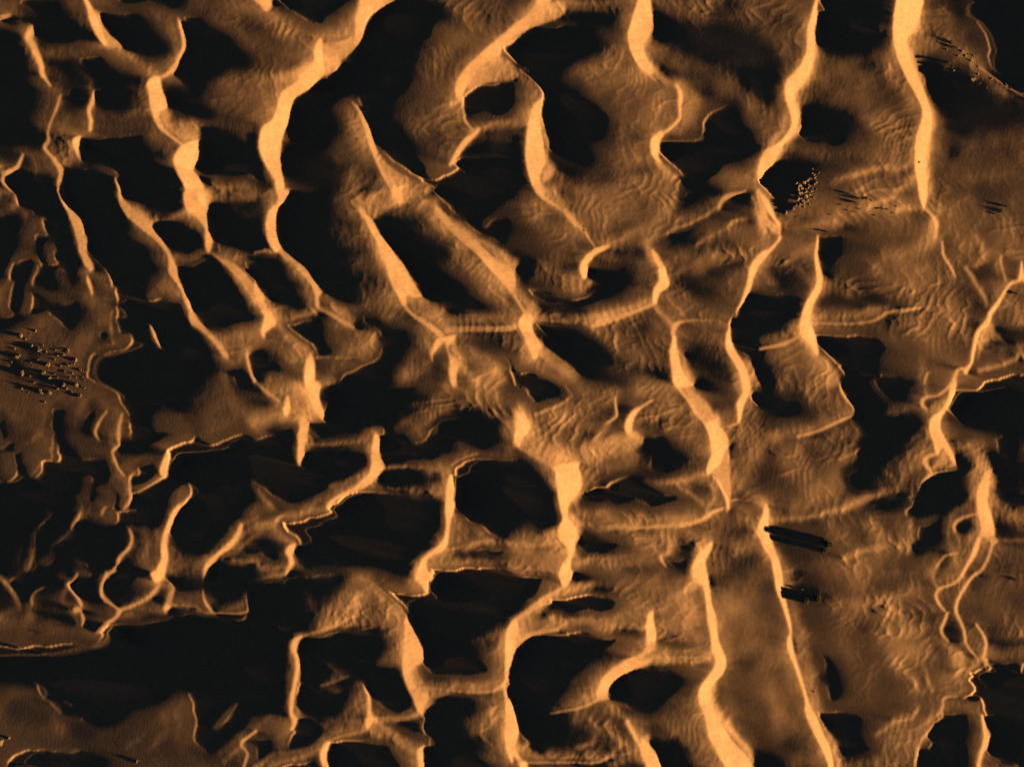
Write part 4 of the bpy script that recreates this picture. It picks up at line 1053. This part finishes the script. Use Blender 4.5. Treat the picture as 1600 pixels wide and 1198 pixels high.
# ---------- the sand
t0=time.time()
items=parse(TRACE)
T,Dn=paint(items)
H=build(T,iters=2)
lit=np.clip((T-1.2)/1.5,0,1)*np.clip((7.0-T)/1.5,0,1)
H-=H[int((599-Y0)/DX),int((800-X0)/DX)]*0+ (H.mean())
print('relief',H.min(),H.max(),time.time()-t0)
def Hat(px,py):
    i=(px-X0)/DX; j=(py-Y0)/DX; i0=int(i); j0=int(j); u=i-i0; v=j-j0
    return ((H[j0,i0]*(1-u)+H[j0,i0+1]*u)*(1-v)+(H[j0+1,i0]*(1-u)+H[j0+1,i0+1]*u)*v)
def W(px,py,up=0): return Vector(((px-800)*M,(599-py)*M,Hat(px,py)*M+up))
def grid_mesh(name,X,Y,Z):
    ny,nx=X.shape; me=bpy.data.meshes.new(name)
    co_=np.stack([X,Y,Z],-1).astype(np.float32).reshape(-1)
    a=np.arange(ny*nx).reshape(ny,nx)
    q=np.stack([a[:-1,:-1],a[1:,:-1],a[1:,1:],a[:-1,1:]],-1).reshape(-1,4)
    me.vertices.add(ny*nx); me.vertices.foreach_set('co',co_)
    me.loops.add(q.size); me.loops.foreach_set('vertex_index',q.reshape(-1).astype(np.int32))
    me.polygons.add(len(q)); me.polygons.foreach_set('loop_start',np.arange(0,q.size,4,dtype=np.int32))
    me.polygons.foreach_set('use_smooth',np.ones(len(q),bool))
    me.update(calc_edges=True); return me
def node(nt,t,**k):
    n=nt.nodes.new(t)
    for a,b in k.items():
        if a in n.inputs: n.inputs[a].default_value=b
        else: setattr(n,a,b)
    return n
def sand_material():
    m=bpy.data.materials.new('sand'); m.use_nodes=True; nt=m.node_tree; L=nt.links; b=nt.nodes['Principled BSDF']
    b.inputs['Roughness'].default_value=.9; b.inputs['Specular IOR Level'].default_value=.15
    tc=node(nt,'ShaderNodeTexCoord')
    n1=node(nt,'ShaderNodeTexNoise',Scale=.035,Detail=5.); L.new(tc.outputs['Object'],n1.inputs['Vector'])
    n2=node(nt,'ShaderNodeTexNoise',Scale=.6,Detail=6.,Roughness=.65); L.new(tc.outputs['Object'],n2.inputs['Vector'])
    r1=node(nt,'ShaderNodeValToRGB'); r1.color_ramp.elements[0].position=.3; r1.color_ramp.elements[1].position=.72
    r1.color_ramp.elements[0].color=(.46,.262,.150,1); r1.color_ramp.elements[1].color=(.50,.29,.17,1)
    L.new(n1.outputs[0],r1.inputs[0])
    r2=node(nt,'ShaderNodeValToRGB'); r2.color_ramp.elements[0].position=.35; r2.color_ramp.elements[1].position=.65
    r2.color_ramp.elements[0].color=(.80,.785,.77,1); r2.color_ramp.elements[1].color=(1,1,1,1)
    L.new(n2.outputs[0],r2.inputs[0])
    mx=node(nt,'ShaderNodeMix',data_type='RGBA',blend_type='MULTIPLY'); mx.inputs[0].default_value=1
    L.new(r1.outputs[0],mx.inputs[6]); L.new(r2.outputs[0],mx.inputs[7]); L.new(mx.outputs[2],b.inputs['Base Color'])
    # wind ripples: fine wavy ridges across the wind
    mp=node(nt,'ShaderNodeMapping'); mp.inputs['Rotation'].default_value=(0,0,SUN_AZ); L.new(tc.outputs['Object'],mp.inputs[0])
    wv=node(nt,'ShaderNodeTexWave',Scale=.2,Distortion=14.,Detail=3.); wv.inputs['Detail Scale'].default_value=.35
    L.new(mp.outputs[0],wv.inputs[0])
    nm=node(nt,'ShaderNodeTexNoise',Scale=.09,Detail=2.); L.new(tc.outputs['Object'],nm.inputs[0])
    rm=node(nt,'ShaderNodeMapRange'); rm.inputs[1].default_value=.42; rm.inputs[2].default_value=.7; L.new(nm.outputs[0],rm.inputs[0])
    mu=node(nt,'ShaderNodeMath',operation='MULTIPLY'); L.new(wv.outputs[1],mu.inputs[0]); L.new(rm.outputs[0],mu.inputs[1]); mw_=node(nt,'ShaderNodeMath',operation='MULTIPLY'); L.new(mu.outputs[0],mw_.inputs[0]); mw_.inputs[1].default_value=0.12; mu=mw_
    n3=node(nt,'ShaderNodeTexNoise',Scale=1.3,Detail=4.,Roughness=.6); L.new(tc.outputs['Object'],n3.inputs[0])
    ad=node(nt,'ShaderNodeMath',operation='ADD'); L.new(mu.outputs[0],ad.inputs[0]); L.new(n3.outputs[0],ad.inputs[1])
    bp=node(nt,'ShaderNodeBump',Strength=1.); bp.inputs['Distance'].default_value=.02
    L.new(ad.outputs[0],bp.inputs['Height']); L.new(bp.outputs[0],b.inputs['Normal'])
    return m
SAND=sand_material()
gy,gx=np.mgrid[0:NY,0:NX]*DX
PX=(gx+X0-800)*M; PY=(599-gy-Y0)*M
me=grid_mesh('dune_field',PX,PY,H*M); me.materials.append(SAND)
o=bpy.data.objects.new('dune_field',me); C.objects.link(o); o['kind']='structure'; o['label']='wind-carved orange sand dune field seen from straight above'

# ---------- sand beyond the frame, out to the horizon
def outer_sand():
    a=np.arange(NY*NX).reshape(NY,NX)
    loop=np.concatenate([a[0,:-1],a[:-1,-1],a[-1,:0:-1],a[:0:-1,0]])
    bx,by,bz=PX.reshape(-1)[loop],PY.reshape(-1)[loop],(H*M).reshape(-1)[loop]
    n=len(loop); fac=[0,.04,.1,.2,.4,.8,1.6,4,12,40]
    V=[]
    for f in fac:
        x=bx*(1+f); y=by*(1+f)
        d=math.exp(-f*6)
        plane=SLOPE*(np.clip(x,-300,300)*math.cos(SUN_AZ)-np.clip(y,-260,260)*math.sin(SUN_AZ))
        V.append(np.stack([x,y,bz*d+(1-d)*(plane+2.5*np.sin(x*.05+1.5*np.sin(y*.02))*(f<5))],-1))
    V=np.concatenate(V); F=[]
    i=np.arange(n); j=(i+1)%n
    q=np.concatenate([np.stack([k*n+i,k*n+j,(k+1)*n+j,(k+1)*n+i],-1) for k in range(len(fac)-1)])
    me=bpy.data.meshes.new('sand_plain'); me.vertices.add(len(V)); me.vertices.foreach_set('co',V.astype(np.float32).reshape(-1))
    me.loops.add(q.size); me.loops.foreach_set('vertex_index',q.reshape(-1).astype(np.int32))
    me.polygons.add(len(q)); me.polygons.foreach_set('loop_start',np.arange(0,q.size,4,dtype=np.int32)); me.polygons.foreach_set('use_smooth',np.ones(len(q),bool))
    me.update(calc_edges=True); me.materials.append(SAND)
    o=bpy.data.objects.new('sand_plain',me); C.objects.link(o); o['kind']='structure'
outer_sand()

# ---------- materials of the small things
def plain(name,c1,c2,scale,rough=.85,bump=.03):
    m=bpy.data.materials.new(name); m.use_nodes=True; nt=m.node_tree; L=nt.links; b=nt.nodes['Principled BSDF']
    b.inputs['Roughness'].default_value=rough; b.inputs['Specular IOR Level'].default_value=.2
    tc=node(nt,'ShaderNodeTexCoord'); oi=node(nt,'ShaderNodeObjectInfo')
    va=node(nt,'ShaderNodeVectorMath',operation='ADD'); L.new(tc.outputs['Object'],va.inputs[0]); L.new(oi.outputs['Location'],va.inputs[1])
    n=node(nt,'ShaderNodeTexNoise',Scale=scale,Detail=5.,Roughness=.65); L.new(va.outputs[0],n.inputs[0])
    r=node(nt,'ShaderNodeValToRGB'); r.color_ramp.elements[0].position=.35; r.color_ramp.elements[1].position=.68
    r.color_ramp.elements[0].color=(*c1,1); r.color_ramp.elements[1].color=(*c2,1); L.new(n.outputs[0],r.inputs[0]); L.new(r.outputs[0],b.inputs['Base Color'])
    bp=node(nt,'ShaderNodeBump'); bp.inputs['Distance'].default_value=bump; L.new(n.outputs[0],bp.inputs['Height']); L.new(bp.outputs[0],b.inputs['Normal'])
    return m
ROCK=plain('weathered_rock',(.24,.15,.09),(.46,.30,.18),2.2,.9,.08)
LEAF=plain('dry_leaves',(.07,.062,.03),(.19,.15,.075),3.,.7,.0)
DRYLEAF=plain('sandy_leaves',(.13,.10,.05),(.27,.21,.11),3.,.8,.0)
WOOD=plain('dry_wood',(.10,.07,.045),(.2,.15,.1),6.,.9,.02)
R=random.Random(5)
def mesh_obj(name,me,parent=None):
    o=bpy.data.objects.new(name,me); C.objects.link(o); o.parent=parent; return o
def rock_mesh(seed,flat=.62,rough=.42):
    bm=bmesh.new(); bmesh.ops.create_icosphere(bm,subdivisions=3,radius=1)
    off=Vector((seed*7.3,seed*3.1,seed*1.7))
    for v in bm.verts:
        p=v.co.copy(); f=1+rough*mnoise.noise(p*1.1+off)+rough*.55*mnoise.noise(p*2.6+off)+.12*mnoise.noise(p*6+off)
        c=mnoise.cell(p*1.3+off)*.12
        v.co=p*(f+c); v.co.z*=flat
    me=bpy.data.meshes.new('boulder'); bm.to_mesh(me); bm.free(); me.materials.append(ROCK)
    return me
ROCKS=[rock_mesh(i,.5+.1*(i%3),.35+.08*(i%4)) for i in range(7)]
def limb(bm,a,b,r0,r1,n=5):
    d=(b-a).normalized(); u=d.orthogonal().normalized(); w=d.cross(u); A0=[];B0=[]
    for i in range(n):
        t=2*math.pi*i/n; A0.append(bm.verts.new(a+(u*math.cos(t)+w*math.sin(t))*r0)); B0.append(bm.verts.new(b+(u*math.cos(t)+w*math.sin(t))*r1))
    for i in range(n): bm.faces.new((A0[i],A0[(i+1)%n],B0[(i+1)%n],B0[i]))
    bm.faces.new(B0)
def leaf(bm,p,s,rg):
    u=Vector((rg.uniform(-1,1),rg.uniform(-1,1),rg.uniform(-.6,.6))).normalized(); w=u.cross(Vector((rg.uniform(-1,1),rg.uniform(-1,1),rg.uniform(-1,1)))).normalized()
    bm.faces.new([bm.verts.new(p+u*s),bm.verts.new(p+w*s*.45),bm.verts.new(p-u*s),bm.verts.new(p-w*s*.45)])
def shrub_meshes(seed,mat):
    """unit shrub: radius about 1, height about 1"""
    rg=random.Random(seed); st=bmesh.new(); fo=bmesh.new(); tips=[]
    for k in range(13):
        t=rg.uniform(0,6.28); e=rg.uniform(.25,1.35); L=rg.uniform(.6,1.05)
        tip=Vector((math.cos(t)*math.cos(e),math.sin(t)*math.cos(e),math.sin(e)*.95))*L
        mid=tip*.5+Vector((0,0,.1)); limb(st,Vector((0,0,-.1)),mid,.045,.03,4); limb(st,mid,tip,.03,.012,4); tips+= [tip,mid.lerp(tip,.5)]
    for p in tips:
        for _ in range(24): leaf(fo,p+Vector((rg.gauss(0,.16),rg.gauss(0,.16),rg.gauss(0,.12))),rg.uniform(.05,.12),rg)
    a=bpy.data.meshes.new('stem'); st.to_mesh(a); st.free(); a.materials.append(WOOD)
    b=bpy.data.meshes.new('foliage'); fo.to_mesh(b); fo.free(); b.materials.append(mat); return a,b
SHR=[shrub_meshes(i,LEAF if i%2 else DRYLEAF) for i in range(6)]
def tree_meshes(seed,spread,height):
    rg=random.Random(seed); tr=bmesh.new(); cr=bmesh.new(); cl=[]
    top=Vector((rg.uniform(-.2,.2),rg.uniform(-.2,.2),height*.42)); limb(tr,Vector((0,0,-.4)),top,.2,.13,8)
    for k in range(7):
        t=k*.9+rg.uniform(-.3,.3); r=spread*rg.uniform(.45,.85)
        tip=Vector((math.cos(t)*r,math.sin(t)*r,height*rg.uniform(.68,.92))); mid=top.lerp(tip,.5)+Vector((0,0,-.12))
        limb(tr,top,mid,.1,.06,6); limb(tr,mid,tip,.06,.025,5); cl+=[tip,mid.lerp(tip,.6)]
        for _ in range(3):
            q=tip+Vector((rg.gauss(0,.35),rg.gauss(0,.35),rg.gauss(0,.14))); limb(tr,mid,q,.03,.012,4); cl.append(q)
    for k in range(110):      # low boughs that hang to the sand
        t=rg.uniform(0,6.28); z=rg.uniform(0,.8)*height; r=spread*rg.uniform(.25,.9)*(1-.35*z/height); cl.append(Vector((math.cos(t)*r,math.sin(t)*r,z)))
    for p in cl:
        n=rg.randint(30,60); s=rg.uniform(.18,.32)
        for _ in range(n): leaf(cr,p+Vector((rg.gauss(0,s),rg.gauss(0,s),rg.gauss(0,s*.7))),rg.uniform(.07,.16),rg)
    a=bpy.data.meshes.new('trunk'); tr.to_mesh(a); tr.free(); a.materials.append(WOOD)
    b=bpy.data.meshes.new('crown'); cr.to_mesh(b); cr.free(); b.materials.append(LEAF); return a,b
def tagit(o,label,cat,group=None):
    o['label']=label; o['category']=cat
    if group: o['group']=group
    return o
def place_rock(px,py,size,label,group=None,k=None,hgt=1.):
    me=ROCKS[R.randrange(7) if k is None else k]
    o=mesh_obj('boulder',me); s=size*M/2; o.location=W(px,py,-.12*s); o.rotation_euler=(R.uniform(-.2,.2),R.uniform(-.2,.2),R.uniform(0,6.28)); o.scale=(s*R.uniform(.9,1.35),s*R.uniform(.85,1.2),s*hgt*.34)
    return tagit(o,label,'boulder',group)
def place_shrub(px,py,size,label,group=None,k=None,hgt=1.):
    a,b=SHR[R.randrange(6) if k is None else k]
    r=bpy.data.objects.new('desert_shrub',None); C.objects.link(r); s=size*M/2; r.location=W(px,py); r.rotation_euler=(0,0,R.uniform(0,6.28)); r.scale=(s,s,s*hgt*.6)
    mesh_obj('stem',a,r); mesh_obj('foliage',b,r); return tagit(r,label,'shrub',group)
def place_tree(px,py,spread,height,label,seed,group=None):
    a,b=tree_meshes(seed,spread,height); r=bpy.data.objects.new('camelthorn_tree',None); C.objects.link(r); r.location=W(px,py); r.rotation_euler=(0,0,seed)
    mesh_obj('trunk',a,r); mesh_obj('crown',b,r); return tagit(r,label,'tree',group)
# trees on the flat east of the long southern ridge
G='trees beside the long southern ridge'
place_tree(1298,852,1.25,2.6,'largest dark tree of the upper pair, casting the longest shadow onto the bright ridge',3,G)
place_tree(1291,845,.55,.5,'small bushy tree hugging the north side of the upper large tree',4,G)
place_tree(1291,861,.8,.5,'small bushy tree hugging the south side of the upper large tree',5,G)
place_tree(1262,939,1.4,1.5,'dark tree with a blunt club-shaped shadow reaching the bright ridge, left of the lower pair',6,G)
place_tree(1280,937,1.2,1.1,'dark tree at the right of the lower pair, shadow merging into its neighbour',7,G)
place_shrub(1256,922,5,'low pale shrub just above the lower pair of trees',hgt=1.2)
# rough rocky knoll at the tip of the big black shadow
kn=bpy.data.objects.new('rock_outcrop',None); C.objects.link(kn); kn.location=W(1256,298); tagit(kn,'rough crumbling rock outcrop of many blocks at the right of the black hollow','rock outcrop')
for (x,y,s,h) in ((1245,286,6,1.5),(1250,290,7,1.6),(1256,285,7,1.5),(1262,282,6,1.3),(1267,277,5,1.1),(1273,273,4,1),(1247,296,7,1.7),(1253,294,6,1.5),(1259,299,6,1.2),(1252,302,7,1.5),(1259,306,6,1.3),(1266,304,5,1),(1249,310,6,1.3),(1256,313,5,1),(1263,312,4,1),(1246,319,5,1.2),(1252,320,4,1),(1269,298,4,1),(1271,287,4,1),(1265,291,5,1.2),(1258,322,4,1),(1266,318,3,1),(1272,308,3,1),(1277,295,3,1),(1275,281,3,1),(1280,270,3,1),(1241,326,4,1.1)):
    o=mesh_obj('boulder',ROCKS[R.randrange(7)]); sc=s*M*.62; o.scale=(sc*R.uniform(.9,1.3),sc*R.uniform(.7,1.1),sc*h*.6); o.rotation_euler=(0,0,R.uniform(-.5,.5))
    o.parent=kn; o.location=W(x,y,-.1)-kn.location
for q in range(46):
    t=R.random(); x=1244+t*32+R.gauss(0,3); y=318-t*46+R.gauss(0,7)
    o=mesh_obj('boulder',ROCKS[R.randrange(7)]); sc=R.uniform(1.8,4.2)*M*.5; o.scale=(sc*R.uniform(1,1.8),sc*R.uniform(.6,1),sc*R.uniform(.6,1)); o.rotation_euler=(0,0,R.uniform(.3,1.1))
    o.parent=kn; o.location=W(x,y,-.08)-kn.location
place_rock(1231,331,6,'grey boulder alone at the foot of the black hollow, below the rock outcrop',k=2)
G='shrubs trailing east from the rock outcrop'; LB='dark low shrub in the loose line running east from the rock outcrop'
for x,y,s in ((1327,303,5),(1316,320,3),(1344,326,4),(1336,331,4),(1372,325,5),(1380,326,4),(1388,327,4),(1368,336,4),(1397,332,3),(1402,322,3),(1362,313,3),(1325,328,3),(1300,335,3)):
    place_shrub(x,y,s,LB,G,hgt=.8)
place_shrub(1335,316,8,'widest dark shrub of the cluster east of the rock outcrop, on its left side',k=1,hgt=.8)
place_shrub(1342,310,8,'tall dark shrub in the middle of the cluster east of the rock outcrop',k=3,hgt=.8)
place_shrub(1355,310,7,'dark shrub at the right end of the cluster east of the rock outcrop',k=5,hgt=.7)
place_shrub(1283,359,4,'small shrub at the top left corner of the square black shadow below the outcrop')
place_shrub(1298,362,4,'small shrub on the upper rim of the square black shadow below the outcrop')
place_shrub(1437,253,6,'single dark shrub on the bright face of the tall eastern ridge',k=1,hgt=1.1)
place_shrub(1591,458,8,'lone dark shrub near the right edge, beside the bright diagonal crest',k=3,hgt=.7)
place_shrub(1592,907,7,'sparse dark shrub at the right edge, above the smooth brown hollow',k=1,hgt=.6)
place_shrub(1275,1083,4,'tiny shrub on the dark flat right of the long southern ridge')
# patch by the right edge
place_shrub(1568,329,10,'largest dark shrub of the patch at the right edge, above the curved crest',k=1,hgt=.6)
place_shrub(1577,322,7,'dark shrub on the upper right of the patch at the right edge',k=3,hgt=.6)
place_shrub(1558,333,5,'small dark shrub at the lower left of the patch at the right edge',k=5,hgt=.6)
# hummocks in the upper right
place_shrub(1491,64,10,'tall dark shrub at the top of the upper right hummock field',k=1,hgt=.7)
place_shrub(1496,72,8,'dark shrub just below the topmost one of the upper right hummock field',k=3,hgt=.7)
place_shrub(1485,98,10,'round dark shrub at the left side of the upper right hummock field',k=5,hgt=.7)
place_shrub(1479,105,6,'small dark shrub at the lower left of the round one, upper right field',k=1,hgt=.6)
place_rock(1524,125,9,'pale boulder with a long wedge shadow in the upper right hummock field',k=3,hgt=1.4)
place_shrub(1532,130,8,'dark shrub touching the pale boulder with the wedge shadow',k=3,hgt=.7)
place_shrub(1544,135,7,'dark shrub right of the pale boulder with the wedge shadow',k=5,hgt=.6)
place_rock(1573,133,6,'grey boulder on the edge of the large black shade, upper right',k=1)
place_rock(1580,138,6,'pale boulder lowest along the edge of the large black shade, upper right',k=4)
G='pebbly blocks along the upper right crest'; LB='small dark block in the row along the thin crest, upper right'
for x,y,s in ((1484,76,3),(1501,74,3),(1507,79,4),(1511,86,5),(1516,83,3),(1520,94,4),(1523,98,4),(1527,97,3),(1529,100,3),(1532,104,4),(1532,110,3),(1531,115,4),(1552,123,4),(1501,86,3),(1525,86,3),(1493,108,4)):
    place_rock(x,y,s,LB,G,hgt=1.2)
# rubble field at the left edge
big=((35,524,7,'pale boulder at the upper left corner of the rubble field, left edge'),(57,517,5,'bright boulder topmost in the rubble field, left edge'),
(61,547,8,'round bright boulder near the top centre of the rubble field, left edge'),(107,548,7,'bright boulder at the upper right of the rubble field, left edge'),
(27,556,7,'white crusted boulder at the far left of the rubble field'),(76,570,7,'pale yellow boulder in the centre of the rubble field, left edge'),
(67,581,8,'pale blocky boulder with a wide dark shadow, centre left of the rubble field'),(36,584,9,'isolated tan boulder surrounded by black shade in the rubble field'),
(77,590,8,'tall leaning pale boulder below the centre of the rubble field'),(119,563,6,'bright boulder with a pointed shadow at the right of the rubble field'),
(122,601,6,'grey boulder at the lower right of the rubble field'),(125,617,8,'pale boulder with a square black shadow, lowest right of the rubble field'),
(98,600,9,'dark boulder sunk in a shaded pit, lower centre of the rubble field'),(64,613,9,'broad tan boulder at the lower left of the rubble field'),(78,612,7,'tan boulder in the bottom row of the rubble field, right of the broad one'))
for i,(x,y,s,l) in enumerate(big): place_rock(x,y,s,l,k=i%7,hgt=1.5)
G='small stones of the rubble field'; LB='small pale stone strewn over the rubble field at the left edge'
pts=[(31,555,4),(91,555,4),(101,554,4),(105,568,3),(108,570,4),(112,569,3),(117,568,4),(124,576,4),(128,578,4),(131,580,4),(134,581,3),(130,589,3),(133,594,3),(128,603,4),(133,606,4),(90,608,5),(105,607,4),(71,628,3),(35,607,4),(48,565,4),(101,580,4),(41,529,4),(47,521,3),(52,540,4),(73,549,4),(86,562,3),(95,572,4),(60,563,3),(85,583,4),(91,590,3),(54,597,4),(48,588,3),(110,590,3),(115,583,3),(24,545,3),(18,566,4),(83,600,3),(112,612,4),(56,610,4),(45,613,3),(68,540,3),(96,544,3),(12,552,3),(120,590,3),(88,547,3)]
for x,y,s in pts: place_rock(x,y,s,LB,G,hgt=1.35)
# lower left
place_shrub(29,1013,9,'sunlit orange shrub poking out of the broad black shade, lower left',k=0,hgt=1.2)
place_shrub(66,1022,7,'dark shrub inside the broad black shade, right of the sunlit one',k=1,hgt=.7)
place_shrub(68,989,3,'tiny shrub on the lit slope just above the broad black shade',k=0)
place_rock(215,1187,8,'pale boulder with a black shadow at the bottom left edge of the frame',k=2,hgt=.9)
place_rock(4,1160,9,'boulder on the left border near the bottom left corner',k=5,hgt=1.2)
place_rock(15,1153,7,'boulder with ribbed top just right of the border, bottom left corner',k=6,hgt=1.1)
place_shrub(914,360,3,'tiny dark shrub on the thin crest above the hooked ridge')
